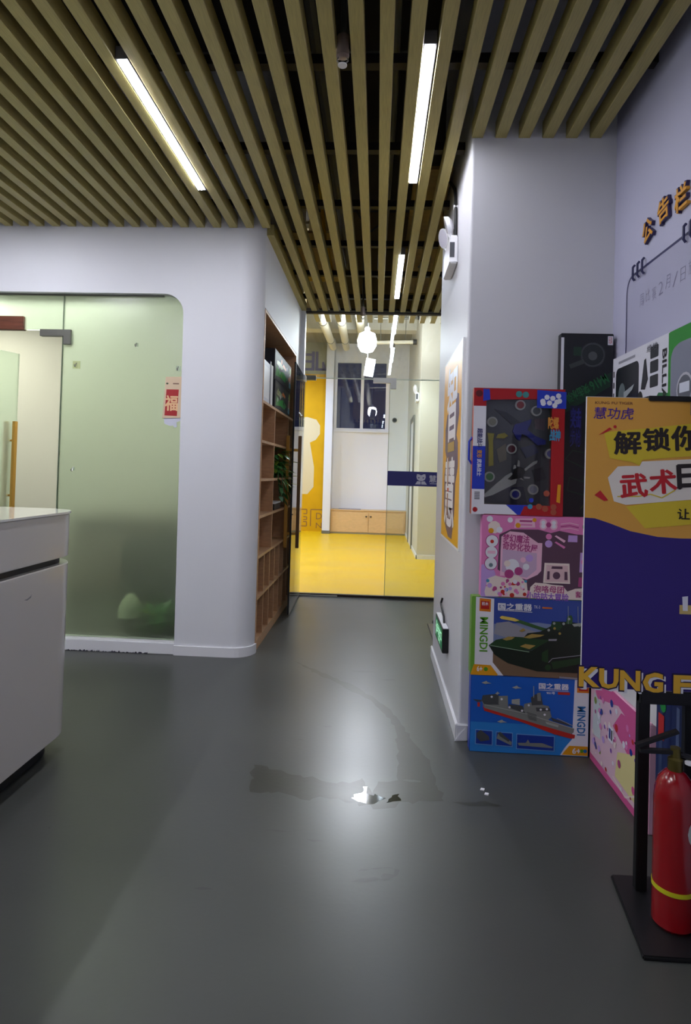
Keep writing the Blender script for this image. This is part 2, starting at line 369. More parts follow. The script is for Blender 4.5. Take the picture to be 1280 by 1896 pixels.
# --- glass partition between corridor and hall
w2 = bpy.data.objects.new('window_2', None); COL.objects.link(w2); w2.location = (.1, Y3, 0); struct(w2)
B('pane', (XL, Y3, 2.128), (XP, Y3+.012, H-.012), GLASSH, w2)
B('pane', (.107, Y3, .02), (XP, Y3+.012, 2.118), GLASS, w2)
B('glass_edge', (XL, Y3-.001, 2.119), (XP, Y3+.013, 2.127), M('pale_glass_edge', (190, 205, 190), .25), w2)
B('glass_edge', (.102, Y3-.001, .02), (.107, Y3+.013, 2.118), M('seam', (150, 160, 140), .25), w2)
B('top_rail', (XL, Y3-.03, H-.012), (XP, Y3+.03, H+.004), BATTEN, w2)
B('top_rail', (XL, Y3-.045, H-.002), (XP, Y3-.03, H+.012), GREYM, w2)
B('jamb', (XL-.01, Y3-.05, 2.15), (-.735, Y3+.03, 2.775), WPLA, w2, .003)
B('corner_clamp', (-.06, Y3-.016, 2.085), (.165, Y3+.026, 2.135), STEEL, w2, .002)
B('corner_clamp', (.11, Y3-.0162, 2.03), (.1652, Y3+.0262, 2.09), STEEL, w2, .002)
B('corner_clamp', (-.735, Y3-.02, 2.10), (-.62, Y3+.03, 2.145), GREYM, w2, .002)
B('sill_rail', (XL, Y3-.012, 0), (XP, Y3+.03, .022), M('threshold', (52, 40, 36), .4, .3), w2)
B('sill_rail', (-.72, Y3-.05, 0), (-.35, Y3-.012, .012), STEEL, w2)
# open leaf
door2 = bpy.data.objects.new('door_2', None); COL.objects.link(door2); door2.location = (-.72, 5.93, 0); struct(door2)
lx0, ly0, lx1, ly1 = -.722, 5.93, -.700, 5.06; LL = math.hypot(lx1-lx0, ly1-ly0); ddx, ddy = (lx1-lx0)/LL, (ly1-ly0)/LL; nnx, nny = -ddy, ddx
MB().obox(((lx0+lx1)/2, (ly0+ly1)/2, 1.065), (ddx*LL/2, ddy*LL/2, 0), (nnx*.005, nny*.005, 0), (0,0,1.045), GLASS).build('pane', door2)
MB().obox((lx1, ly1, 1.065), (ddx*.006, ddy*.006, 0), (nnx*.007, nny*.007, 0), (0,0,1.046), BLACK).build('edge_seal', door2)
MB().obox(((lx0+lx1)/2, (ly0+ly1)/2, .018), (ddx*LL/2, ddy*LL/2, 0), (nnx*.0062, nny*.0062, 0), (0,0,.008), GREYM).build('edge_seal', door2)
MB().obox((lx0+ddx*.06, ly0+ddy*.06, 2.10), (ddx*.07, ddy*.07, 0), (nnx*.014, nny*.014, 0), (0,0,.025), WPLA).build('hinge_clamp', door2)
for sgn, m in ((-1, GOLD), (1, BRASSD)):
    cx, cy = lx1-ddx*.07+nnx*.05*sgn, ly1-ddy*.07+nny*.05*sgn
    hb = MB().obox((cx, cy, 1.03), (ddx*.014, ddy*.014, 0), (nnx*.014, nny*.014, 0), (0,0,.47), m).build('handle', door2, bevel=.002)
    for z in (.68, 1.38): MB().obox(((cx+lx1-ddx*.07)/2, (cy+ly1-ddy*.07)/2, z), (nnx*.025, nny*.025, 0), (ddx*.009, ddy*.009, 0), (0,0,.011), GOLD).build('standoff', hb)

# --- hall beyond the glass
struct(B('wall_bulkhead', (XL, Y3+.32, 2.848), (XP, Y3+.38, TOP), M('bulkhead_tan', (128, 108, 62), .6, noise=.1, nscale=4)))  # added wall that keeps hall light from spilling in above the slats
struct(B('wall_hall_left', (-4.2, Y3, 0), (-4.1, 12.6, TOP), CREAM))
struct(B('wall_hall_front', (-4.1, Y3+.0, 0), (-1.18, Y3+.1, TOP), CREAM))
struct(B('wall_hall_front_right', (XP, Y3, 0), (3.2, Y3+.1, TOP), CREAM))
struct(B('wall_hall_right', (3.1, Y3+.1, 0), (3.2, 8.9, TOP), CREAM))
HW = M('hall_white_paint', (238, 238, 244), .55); WB = MB(); wy0, wy1 = 12.5, 12.6; wx0, wx1, wz0, wz1 = -.9, .185, 2.07, 3.5
WB.box((-1.05, wy0, 0), (wx0, wy1, TOP), HW).box((wx1, wy0, 0), (.7, wy1, TOP), HW).box((wx0, wy0, 0), (wx1, wy1, wz0), HW).box((wx0, wy0, wz1), (wx1, wy1, TOP), HW)
struct(WB.build('wall_back'))
struct(B('wall_back_yellow', (-4.1, 12.45, 0), (-1.05, 12.6, 3.2), YELLOW))
struct(B('wall_back_drab', (-4.1, 12.45, 3.2), (-1.05, 12.6, TOP), OLIVE))
struct(B('wall_pier', (-1.05, 12.05, 0), (-.9, 12.5, TOP), WHITE))
struct(B('trim_2', (-1.055, 12.04, 0), (-.895, 12.05, .06), GREYM))
struct(B('wall_hall_column', (.6, 8.85, 0), (3.1, 12.6, TOP), CREAM))
struct(MB().box((.588, 8.838, 0), (.6, 12.5, .06), WPLA).box((.588, 8.838, 0), (3.1, 8.85, .06), WPLA).build('baseboard_hall'))
struct(B('ceiling_hall', (-4.1, 6.6, TOP-.05), (3.1, 12.5, TOP), M('hall_ceiling', (138, 132, 108), .8, noise=.1, nscale=2)))
# beams under the hall ceiling
for i, (y, z0, x0) in enumerate([(8.2, 3.55, -4.1), (10.2, 3.6, -4.1)]):
    struct(B('trim_%d' % (3+i), (x0, y, z0), (3.1, y+.28, TOP-.05), CREAM))
# window
w3 = bpy.data.objects.new('window_3', None); COL.objects.link(w3); w3.location = (-.36, 12.5, 2.07); struct(w3)
fr = MB(); FW = WPLA
for a, b in [((wx0,12.5,wz0),(wx0+.045,12.56,wz1)),((wx1-.045,12.5,wz0),(wx1,12.56,wz1)),((wx0+.045,12.5,wz0),(wx1-.045,12.56,wz0+.045)),((wx0+.045,12.5,wz1-.045),(wx1-.045,12.56,wz1))]: fr.box(a, b, FW)
fr.build('window_frame', w3)
B('mullion', (-.37, 12.49, wz0+.045), (-.31, 12.56, wz1-.045), FW, w3)
B('pane', (wx0+.045, 12.53, wz0+.045), (-.37, 12.537, wz1-.045), GLASS, w3)
B('pane', (-.31, 12.53, wz0+.045), (wx1-.045, 12.537, wz1-.045), GLASS, w3)
B('sill', (wx0-.06, 12.44, wz0-.035), (wx1+.03, 12.56, wz0), WPLA, w3, .004)
# doorway on the side of the hall column
d3 = bpy.data.objects.new('door_3', None); COL.objects.link(d3); d3.location = (.6, 10.6, 0); struct(d3)
B('leaf', (.59, 10.1, .06), (.60, 11.0, 2.1), WPLA, d3)
MB().box((.575,10.02,0),(.6,10.1,2.18),GREYM).box((.575,11.0,0),(.6,11.08,2.18),GREYM).box((.575,10.1,2.1),(.6,11.0,2.18),GREYM).build('door_frame', d3)
MB().tube([(.59,10.2,1.02),(.55,10.2,1.02),(.55,10.32,1.02)], .01, STEEL, 8).build('handle', d3)

# ================================================================== LAMPS
LEDM = EM('led_diffuser', (243, 244, 255), LED); LEDH = EM('led_diffuser_hall', (225, 235, 255), LED_HALL)
ALU = M('lamp_housing', (150, 150, 155), .35, .7)
def strip(name, label, x, y0, y1, z, m):
    t = thing(name, label, 'light', (x, (y0+y1)/2, z), None)
    MB().box((x-.024, y0-.012, z), (x+.024, y1+.012, z+.05), ALU).build('housing', t)
    MB().box((x-.019, y0, z-.003), (x+.019, y1, z-.0005), m).build('diffuser', t)
    for y in (y0+.1, y1-.1): MB().tube([(x, y, z+.05), (x, y, min(z+.13, TOP-.02))], .003, GREYM, 6).build('suspension', t)
    return t
l1 = strip('linear_light', 'long white LED strip set between the slats left, near the office', -1.027, 2.296, 3.37, H-.001, LEDM)
l2 = strip('linear_light', 'long white LED strip set between slats in front of the white column', .152, 2.235, 3.294, H+.006, EM('led_diffuser_column', (243, 244, 255), 23))
l3 = strip('linear_light', 'LED strip between slats above the corridor, just before the glass partition', .135, 4.374, 5.455, H-.001, LEDH)
l4 = strip('linear_light', 'LED strip seen through the transom, directly behind the glass partition', .145, 6.05, 6.846, H-.001, LEDH)
LEDA = EM('led_diffuser_rear', (243, 244, 255), LED_ADDED)
strip('linear_light', 'LED strip between slats just in front of the photographer, out of frame', .152, .1, 1.155, H-.001, EM('led_diffuser_dim', (243, 244, 255), 11))  # unseen strip carrying on the row, added as weak fill from the front
strip('linear_light', 'LED strip between slats left of the frame, before the office doorway', -2.315, 2.296, 3.37, H-.001, LEDA)  # unseen strip added to brighten the left wall
strip('linear_light', 'LED strip behind the reception counter, out of frame on the left', -2.315, .16, 1.23, H-.001, LEDA)  # another unseen strip, added to lift the lower left wall
strip('linear_light', 'LED strip between slats over the reception counter, out of frame', -1.027, .16, 1.23, H-.001, LEDA)  # unseen strip continuing the left row, added for frontal light
l5 = strip('linear_light', 'farthest LED strip, hanging in the yellow floored hall', .16, 7.7, 8.7, H+.02, LEDH)
for q, (x, y0, y1) in enumerate([(-2.4, 7.4, 8.9), (-2.2, 10.4, 11.9)]):  # unseen strips added to brighten the hall and its far wall
    strip('linear_light', ['hall LED strip out of sight on the left, nearer the partition', 'hall LED strip out of sight on the left, by the mural wall'][q], x, y0, y1, 3.1, EM('hall_strip', (186, 210, 255), HALL_ADDED))
# pendant bulb in the hall
t = thing('pendant_lamp', 'glaring white LED bulb hanging in the hall behind the glass transom', 'light', (-.175, 8, 2.95))
MB().tube([(-.175, 8, TOP-.05), (-.175, 8, 3.09)], .006, BLACK, 6).build('cord', t)
MB().lathe([(.0,.17),(.025,.17),(.035,.15),(.035,.10),(.04,.10)], (-.175, 8, 2.95), WPLA, 16).build('lamp_holder', t)
MB().lathe([(.038,.105),(.10,.075),(.125,.0),(.12,-.08),(.08,-.15),(.0,-.175)], (-.175, 8, 2.95), EM('bulb', (240, 246, 255), BULB), 20).build('bulb', t)
t = thing('flood_light', 'small tilted white floodlight below the bright hanging bulb', 'light', (-.15, 9, 2.75))
MB().obox((-.15, 9, 2.76), (.07, .0, -.012), (0, .03, .02), (.018, -.05, .11), WPLA).build('housing', t)
MB().obox((-.152, 8.965, 2.745), (.055, .0, -.01), (0, .003, .002), (.014, -.04, .088), EM('flood', (240, 246, 255), 40)).build('diffuser', t)
MB().tube([(-.18, 9, 2.87), (-.19, 9, TOP-.05)], .008, WPLA, 8).build('bracket', t)
# office lamp
t = thing('ceiling_panel_light', 'square LED panel on the office ceiling behind the frosted glass', 'light', (-2.3, 4.34, 2.6))
B('housing', (-2.9, 4.16, 2.602), (-1.7, 4.52, 2.62), WPLA, t)
B('diffuser', (-2.87, 4.19, 2.598), (-1.73, 4.49, 2.602), EM('office_led', (252, 255, 240), OFFICE_LED), t)
t = thing('ceiling_panel_light', 'second office ceiling LED panel, out of frame beyond the doorway', 'light', (-3.9, 5.2, 2.6))  # unseen panel added to brighten the office back wall
B('housing', (-4.3, 4.8, 2.602), (-3.5, 5.6, 2.62), WPLA, t)
B('diffuser', (-4.27, 4.83, 2.598), (-3.53, 5.57, 2.602), EM('office_led_deep', (252, 255, 240), OFFICE_LED*.44), t)

# ================================================================== CEILING AND WALL FITTINGS
def sprinkler(label, x, y, z):
    t = thing('sprinkler', label, 'sprinkler', (x, y, z))
    MB().tube([(x, y, TOP), (x, y, z+.11)], .011, GREYM, 10).build('pipe', t)
    MB().lathe([(.012,.115),(.022,.11),(.022,.06),(.024,.06),(.024,.035),(.012,.03),(.0,.03)], (x, y, z), M('sprinkler_body', (140, 125, 120), .4, .6), 14).build('head_body', t)
    for s in (-1, 1): MB().tube([(x+.016*s, y, z+.035), (x+.02*s, y, z+.018), (x+.004*s, y, z+.004)], .003, STEEL, 6).build('frame_arm', t)
    MB().lathe([(.0,.004),(.017,.004),(.017,.0),(.0,.0)], (x, y, z), WPLA, 14).build('deflector', t)
sprinkler('grey sprinkler drop pipe hanging between slats at the top of the photo', -.168, 2.23, 2.70)
sprinkler('sprinkler drop pipe hanging just before the glass transom', -.172, 5.72, 2.645)

def emergency(label, X, Y, z, side, L=.30, hh=.15):
    t = thing('emergency_light', label, 'emergency light', (X, Y, z))
    B('body', (X-.045, Y-L/2, z), (X-.001, Y+L/2, z+hh), WPLA, t, .006)
    for s in (-1, 1):
        hd = MB().tube([(X-.03, Y+s*.09, z+hh), (X-.045, Y+s*.1, z+hh+.03)], .012, WPLA, 8).build('stalk', t)
        c = Vector((X-.05, Y+s*.085, z+hh+.07)); d = Vector((-.85, -.2*s-.1, -.25)).normalized(); a = d.cross(Vector((0,0,1))).normalized(); b = d.cross(a)
        N = 18; mb = MB(); V = []
        for r, o_ in ((.028, -.026), (.05, -.012), (.056, .010), (.05, .012)):
            V += [c+d*o_+(a*math.cos(2*math.pi*k/N)+b*math.sin(2*math.pi*k/N))*r for k in range(N)]
        mb.add(V, [(i*N+k, i*N+(k+1) % N, (i+1)*N+(k+1) % N, (i+1)*N+k) for i in range(3) for k in range(N)]+[tuple(range(N))[::-1]], WPLA, True)
        h = mb.build('lamp_head', t)
        MB().add(V[3*N:], [tuple(range(N))], M('lamp_lens', (225, 222, 235), .2)).build('lens', h)
    B('side_label', (X-.045, Y-L/2-.002, z+.03), (X-.02, Y-L/2, z+.11), M('label_dark', (60, 62, 70), .4), t)
    return t
emergency('white twin-head emergency light high on the corridor side of the column', XR, 3.42, 2.335, -1)
emergency('small twin-head emergency light far inside the hall on its right wall', .6, 9.3, 2.3, -1, .26, .13)
t = MB().tube([(XR-.012,3.73,3.05),(XR-.012,3.70,2.98),(XR-.012,3.52,2.87),(XR-.012,3.40,2.79),(XR-.012,3.345,2.72),(XR-.012,3.325,2.64),(XR-.012,3.32,2.56),(XR-.012,3.315,2.48)], .009, BLACK, 10).build('cable', None, (XR-.012, 3.32, 2.48))
tag(t, 'thick black cable running down the column into the emergency light', 'cable')
MB().tube([(XR-.024,3.333,2.66),(XR,3.333,2.66)], .012, WPLA, 8).build('clip', t)

# exit sign low on the column
t = thing('exit_sign', 'green lit exit sign in a black box low on the column', 'sign', (XR-.02, 3.43, .27))
B('case', (XR-.034, 3.25, .272), (XR-.001, 3.62, .40), BLACK, t, .003)
B('top_plate', (XR-.03, 3.25, .4), (XR-.004, 3.62, .404), WPLA, t)
p = Print((XR-.034, 3.62, .272), (0,-1,0), (0,0,1)); SIGN = EM('sign_green', (16, 96, 56), .25); SGW = EM('sign_white', (190, 255, 215), .3)
p.rect(.012, .012, .358, .116, SIGN); p.text('安全出口', .22, .075, .22, .052, SGW, 1, bold=.02); p.text('EXIT', .22, .03, .1, .022, SGW, 1, bold=.01)
p.disc(.07, .095, .011, SGW, 1); p.poly([(.05,.08),(.075,.085),(.085,.06),(.1,.05),(.095,.042),(.075,.05),(.06,.03),(.05,.02),(.042,.026),(.055,.045),(.057,.06),(.04,.065)], SGW, 1)
p.build('sign_face', t)
MB().tube([(XR-.004,3.56,.5),(XR-.012,3.56,.47),(XR-.014,3.5,.46),(XR-.012,3.40,.43),(XR-.014,3.36,.404)], .006, BLACK, 8).build('cable', t)

# wall poster on the column
t = thing('wall_poster', 'tall gold and purple poster with white characters on the column side', 'poster', (XR, 3.33, .845))
B('board', (XR-.008, 2.925, .845), (XR-.0005, 3.70, 1.86), M('poster_edge', (240, 240, 240), .5), t)
GOLDP = M('poster_gold', (232, 168, 34), .4); PURP = M('poster_purple', (64, 44, 104), .4); PWH = M('poster_white', (236, 236, 244), .4)
p = Print((XR-.008, 3.70, .845), (0,-1,0), (0,0,1)); p.rect(.012, .012, .763, 1.003, GOLDP, 0)
p.poly([(.16,.10),(.36,.03),(.52,.03),(.60,.16),(.62,.32),(.70,.40),(.68,.52),(.62,.56),(.70,.66),(.68,.76),(.58,.78),(.55,.70),(.2,.7),(.12,.62),(.13,.5),(.20,.46),(.12,.36),(.13,.2)], PURP, 1)
p.text('慧', .38, .27, .42, .36, PWH, 3, bold=.035); p.text('智', .40, .745, .42, .40, PWH, 3, bold=.035)
p.rect(.26, .485, .54, .535, M('poster_dull_gold', (170, 136, 60), .4), 3)
BRO = M('poster_brown', (150, 84, 48), .4); p.poly([(.28,.30),(.32,.30),(.32,.46),(.28,.46)], BRO, 4); p.poly([(.285,.14),(.325,.14),(.33,.26),(.28,.26)], BRO, 4)
p.rect(.28,.27,.36,.29, M('poster_red', (200,40,30), .4), 4)
p.build('printed_face', t)

# blue banner sticker across the fixed glass
NAVY = M('navy', (38, 38, 112), .4); PALE = M('pale_print', (196, 192, 206), .5)
t = tag(B('banner', (.104, Y3-.0022, 1.092), (XP-.005, Y3-.0003, 1.233), NAVY, loc=(.4, Y3, 1.09)), 'navy banner sticker with pale emblem across the fixed glass pane', 'sticker')
p = Print((.104, Y3-.0022, 1.092), (1,0,0), (0,0,1))
p.poly([(.28,.09),(.285,.118),(.305,.116),(.318,.108),(.332,.108),(.345,.116),(.365,.118),(.37,.09),(.362,.065),(.34,.052),(.31,.052),(.288,.065)], PALE)
p.poly([(.268,.018),(.29,.05),(.322,.046),(.322,.018)], PALE); p.poly([(.328,.018),(.328,.046),(.36,.05),(.382,.018)], PALE)
p.poly([(.295,.09),(.315,.082),(.3,.075)], NAVY, 1); p.poly([(.355,.09),(.335,.082),(.35,.075)], NAVY, 1)
p.text('慧功虎', .51, .075, .21, .07, PALE, 1, bold=.02); p.rect(.41, .025, .60, .031, PALE)
p.build('lettering', t)

# ================================================================== BUILT-IN BOOKSHELF
shelf = thing('bookshelf', 'tall built-in wooden bookshelf of open compartments along the corridor', 'bookshelf', (-.95, 4.83, 0))
XB = -1.13; T = .018
B('back_panel', (XB-.005, YS0, 0), (XB, YS1, 2.28), OAK, shelf)
B('side_panel', (XB, YS0, 0), (XL+.004, YS0+T, 2.28), OAK, shelf); B('side_panel', (XB, YS1-T, 0), (XL+.004, YS1, 2.28), OAK, shelf)
ZS = [.05, .338, .612, .88, 1.128, 1.388, 1.655]
a0, a1 = YS0+T, YS1-T; DV = [4.56, 5.25]
B('top_panel', (XB, a0, 2.262), (XL+.004, a1, 2.28), OAK, shelf)
B('plinth', (XL-.03, a0, 0), (XL+.002, a1, .05), OAK, shelf)
for z in ZS: B('shelf_board', (XB, a0, z), (XL+.004, a1, z+T), OAK, shelf)
for y in DV: B('divider', (XB, y, .63), (XL+.002, y+T, 1.655), OAK, shelf)
for k in range(1, 7):
    y = a0+k*(a1-a0)/7
    for z0, z1 in ((.068, .338), (.356, .612)): B('divider', (XB, y, z0), (XL+.002, y+T, z1), OAK, shelf)
# things on it
ZT = 1.655+T
GREYF = M('file_grey', (196, 200, 214), .45); 
def filebox(name, label, y0, y1, h, m, x0=-1.04, cat='folder'):
    o = B(name, (x0, y0, ZT), (XL-.02, y1, ZT+h), m, bevel=.003, loc=(-.9, (y0+y1)/2, ZT)); tag(o, label, cat); return o
o = filebox('magazine_file', 'pale grey magazine file, nearest on the shelf top compartment', 4.11, 4.42, .30, GREYF)
p = Print((XL-.02, 4.11, ZT), (0,1,0), (0,0,1)); p.rect(.03, .04, .28, .26, M('file_pale', (216,218,226), .4)); p.build('label_sheet', o)
filebox('folder', 'thin navy folder standing between the pale file and white booklets', 4.425, 4.46, .33, M('file_navy', (40,46,84), .4))
filebox('booklet', 'white booklet stack leaning beside the dark toy boxes on the shelf', 4.465, 4.55, .31, M('booklet_white', (232,230,232), .5), -1.0, 'booklet')
TOYD = M('toy_box_dark', (34, 36, 46), .6); LEAF = M('leaf_green', (38, 104, 34), .45, noise=.35, nscale=20); LEAF2 = M('leaf_lime', (132, 160, 52), .45)
ORN = M('print_orange', (214, 112, 36), .4); TEAL = M('print_teal', (60, 150, 190), .4); GRN = M('print_green', (36, 140, 60), .4)
def dino_box(label, y0, y1, z0, z1, seed):
    o = tag(B('toy_box', (-1.05, y0, z0), (XL-.015, y1, z1), TOYD, bevel=.003, loc=(-.9, (y0+y1)/2, z0)), label, 'toy box', 'dark toy boxes on the shelf')
    rnd = random.Random(seed); p = Print((XL-.015, y0, z0), (0,1,0), (0,0,1)); W, Hh = y1-y0, z1-z0
    p.rect(.02, .02, W-.02, Hh-.02, M('toy_window', (52, 56, 60), .55))
    p.poly([(.04,.03),(W*.35,.05),(W*.6,.04),(W*.75,Hh*.35),(W*.5,Hh*.5),(W*.3,Hh*.4),(.08,Hh*.5)], GRN, 1)
    p.poly([(W*.1,Hh*.55),(W*.35,Hh*.5),(W*.5,Hh*.62),(W*.3,Hh*.72),(W*.12,Hh*.68)], M('print_sand', (150,150,110), .4), 2)
    p.poly([(W*.42,Hh*.66),(W*.62,Hh*.6),(W*.66,Hh*.7),(W*.48,Hh*.78)], ORN, 2)
    for k in range(14):
        x, z = rnd.uniform(.05, W-.06), rnd.uniform(.04, Hh-.05); r = rnd.uniform(.008, .022)
        p.disc(x, z, r, rnd.choice([GRN, ORN, LEAF2, TOYD, GREYF]), 3, n=7)
    p.rr(W-.13, .03, W-.03, .08, .01, TEAL, 4); p.disc(W-.07, Hh*.5, .045, M('print_cream', (214,196,170), .4), 4); p.disc(W-.07, Hh*.5, .03, M('print_plum', (140,60,80), .4), 5)
    p.disc(W-.06, Hh*.78, .04, LEAF2, 4, .03)
    p.build('printed_front', o); return o
dino_box('dark toy box with green print, lower of two stacked on the shelf', 4.62, 5.42, ZT, ZT+.225, 1)
dino_box('dark toy box with printed figures, upper of two stacked on the shelf', 4.58, 5.44, ZT+.226, ZT+.455, 2)
# trailing plant
t = thing('potted_plant', 'trailing green pothos plant in a small pot inside the bookshelf', 'plant', (-.9, 5.0, 1.146))
MB().lathe([(.0,.0),(.05,.0),(.065,.10),(.07,.11),(.06,.11),(.055,.09),(.0,.09)], (-.9, 4.95, 1.146), M('pot_dark', (50,48,46), .5), 18).build('pot', t)
def leaf(mb, c, d, s, m, upv=Vector((0,0,1))):
    d = Vector(d).normalized(); a = d.cross(upv); a = a.normalized() if a.length > .01 else Vector((1,0,0)); n = a.cross(d); c = Vector(c)
    P = [c, c+d*s*.25+a*s*.36+n*s*.05, c+d*s*.65+a*s*.26, c+d*s*1.05-n*s*.12, c+d*s*.65-a*s*.26, c+d*s*.25-a*s*.36+n*s*.05, c+d*s*.5-n*s*.05]
    mb.add(P, [(0,1,6),(1,2,6),(2,3,6),(3,4,6),(4,5,6),(5,0,6)], m, True)
rnd = random.Random(11); mb = MB()
for k in range(110):
    a = rnd.uniform(0, 6.28); r = rnd.uniform(.02, .2); x = -.86+r*math.cos(a)*.6+.04; y = 4.98+r*math.sin(a)*1.15; z = 1.27+rnd.uniform(-.12, .13)-max(0, x+.8)*1.2
    leaf(mb, (x, y, z), (math.cos(a)+.6, math.sin(a), rnd.uniform(-.9,.4)), rnd.uniform(.05,.085), LEAF if k % 6 else LEAF2)
for k in range(26):
    y = rnd.choice([4.72, 4.9, 5.1]); leaf(mb, (XL+rnd.uniform(.0,.05), y+rnd.uniform(-.04,.04), rnd.uniform(.96,1.2)), (.5, rnd.uniform(-.6,.6), -.7), rnd.uniform(.045,.07), LEAF)
mb.build('foliage', t)
mb = MB()
for y in (4.72, 4.9, 5.1): mb.tube([(-.9,4.95,1.24),(-.84,(y+4.95)/2,1.3),(XL+.01,y,1.2),(XL+.03,y,1.0)], .003, LEAF, 5)
mb.build('stem', t)
o = tag(B('small_box', (-.95, 4.72, .898), (-.785, 5.02, .945), M('small_box_black', (40,40,46), .4), bevel=.002, loc=(-.87, 4.87, .898)), 'small dark box with white lid lying in a lower bookshelf compartment', 'box')
B('lid', (-.952, 4.718, .945), (-.783, 5.022, .957), WPLA, o)

# ================================================================== RECEPTION COUNTER
t = thing('reception_counter', 'white rounded reception counter with black reveal groove at left edge', 'counter', (-1.7, 1.9, 0))
CW = M('counter_white', (198, 195, 190), .22, coat=.3); CW2 = M('counter_top', (224, 224, 216), .12, coat=.4)
cx0, cx1, cy0, cy1, cr = -2.15, -1.28, .2, 2.66, .19
Z3 = ((0,0,0), (1,0,0), (0,1,0), (0,0,1))
MB().prism(rrect(cx0+.06, cy0+.06, cx1-.06, cy1-.06, cr-.05, 10), *Z3, 0, .08, BLACK, True).build('toe_kick', t)
MB().prism(rrect(cx0, cy0, cx1, cy1, cr, 12), *Z3, .08, .792, CW, True).build('body', t, bevel=.004)
MB().prism(rrect(cx0+.03, cy0+.03, cx1-.03, cy1-.03, cr-.02, 10), *Z3, .792, .82, BLACK, True).build('groove', t)
MB().prism(rrect(cx0, cy0, cx1, cy1, cr, 12), *Z3, .82, .998, CW, True).build('upper_band', t, bevel=.003)
MB().prism(rrect(cx0-.004, cy0-.004, cx1+.004, cy1+.004, cr, 12), *Z3, .998, 1.006, CW2, True).build('worktop', t)
p = Print((cx1, 2.2, .70), (0,1,0), (0,0,1)); p.poly([(.0,.0),(.02,-.006),(.045,.0),(.05,.012),(.042,.006),(.02,.0)], M('scuff_grey', (120,120,124), .6)); p.build('scuff', t)

# ================================================================== OFFICE ITEMS
PAP = M('calendar_paper', (214, 190, 160), .7); RED = M('fu_red', (168, 30, 34), .55); CREAMP = M('fu_cream', (232, 186, 140), .6)
t = thing('wall_calendar', 'beige paper hanging with red panel and cream good-fortune character', 'calendar', (-1.36, YG-.02, 1.52))
MB().prism([(-1.415,1.525),(-1.29,1.53),(-1.285,1.8),(-1.40,1.797)], (0,YG,0), (1,0,0), (0,0,1), (0,1,0), -.014, -.003, PAP).build('sheet', t)
MB().prism([(-1.40,1.49),(-1.36,1.475),(-1.34,1.48),(-1.335,1.465),(-1.315,1.47),(-1.32,1.50),(-1.295,1.512),(-1.295,1.535),(-1.405,1.535)], (0,YG,0), (1,0,0), (0,0,1), (0,1,0), -.010, -.006, M('torn_paper', (206,208,222), .8)).build('torn_edge', t)
p = Print((-1.41, YG-.014, 1.525), (1,0,0), (0,0,1))
p.poly([(.01,.018),(.093,.016),(.1,.19),(.018,.19)], RED, 0); p.text('福', .054, .10, .082, .10, CREAMP, 2, bold=.035)
p.disc(.022, .228, .008, M('print_dark_green', (60,70,50), .6), 1, .006); p.rect(.06,.224,.1,.232, M('print_brown', (130,100,84), .6), 1)
p.build('printed_face', t)
def hook(label, x, z, w_=.05, m=None):
    t = thing('adhesive_hook', label, 'hook', (x, YG-.004, z), 'adhesive hooks on the frosted glass')
    B('backing', (x-w_/2, YG-.003, z-w_/2), (x+w_/2, YG-.0002, z+w_/2), m or M('hook_backing', (196,206,150), .4), t)
    MB().tube([(x, YG-.004, z+.012), (x, YG-.012, z), (x, YG-.02, z-.016), (x, YG-.03, z-.012), (x, YG-.032, z)], .003, STEEL, 6).build('hook', t)
hook('yellowish square adhesive hook on the frosted glass beside the door clamp', -2.009, 1.866)
hook('tiny clear adhesive hook high in the middle of the frosted glass', -1.606, 2.006, .022, M('hook_clear', (190,206,180), .3))
hook('clear adhesive hook on the frosted glass just above the red calendar', -1.322, 1.855, .032, M('hook_clear', (190,206,180), .3))
hook('round pale adhesive dot low on the frosted glass near the counter', -2.005, 1.176, .02, M('hook_clear', (190,206,180), .3))
t = thing('thermostat', 'white thermostat on the office wall seen through the open doorway', 'thermostat', (-3.6, 6.18, 1.43))
B('body', (-3.70, 6.175, 1.40), (-3.60, 6.199, 1.54), WPLA, t, .004); B('screen', (-3.675, 6.173, 1.475), (-3.615, 6.175, 1.52), M('lcd', (110,120,104), .3), t)
# sofa, side table and plant blurred behind the glass
SOFA = M('sofa_charcoal', (44, 40, 40), .7)
t = thing('armchair', 'dark armchair blurred behind the frosted office glass', 'armchair', (-1.5, 4.6, 0))
B('seat', (-1.80, 4.36, .12), (-1.34, 4.86, .46), SOFA, t, .04); B('backrest', (-1.40, 4.28, .40), (-1.20, 4.92, 1.22), SOFA, t, .05)
B('armrest', (-1.80, 4.26, .12), (-1.22, 4.36, .70), SOFA, t, .03); B('armrest', (-1.80, 4.86, .12), (-1.22, 4.96, .70), SOFA, t, .03)
for x in (-1.76, -1.26):
    for y in (4.32, 4.90): MB().tube([(x, y, 0), (x, y, .12)], .018, BLACK, 8).build('leg', t)
t = thing('desk', 'dark office desk blurred in the depth behind frosted glass', 'desk', (-2.1, 5.5, 0))
DESK = M('desk_brown', (96, 84, 70), .5)
B('desktop', (-2.7, 5.2, .72), (-1.85, 5.9, .76), DESK, t, .004); B('side_panel', (-2.68, 5.22, 0), (-2.64, 5.88, .72), DESK, t); B('side_panel', (-1.91, 5.22, 0), (-1.87, 5.88, .72), DESK, t); B('front_panel', (-2.64, 5.24, .12), (-1.91, 5.26, .72), DESK, t)
t = thing('ornament', 'small pale object on the floor behind frosted glass beside plant', 'ornament', (-1.66, 4.14, 0))
MB().lathe([(.0,.0),(.07,.0),(.07,.02),(.02,.05),(.02,.16),(.0,.16)], (-1.66, 4.14, 0), SOFA, 16).build('base', t)
MB().lathe([(.03,.16),(.08,.18),(.07,.26),(.03,.32),(.0,.33)], (-1.66, 4.14, 0), M('ornament_pale', (206, 216, 180), .5), 16).build('shade', t)
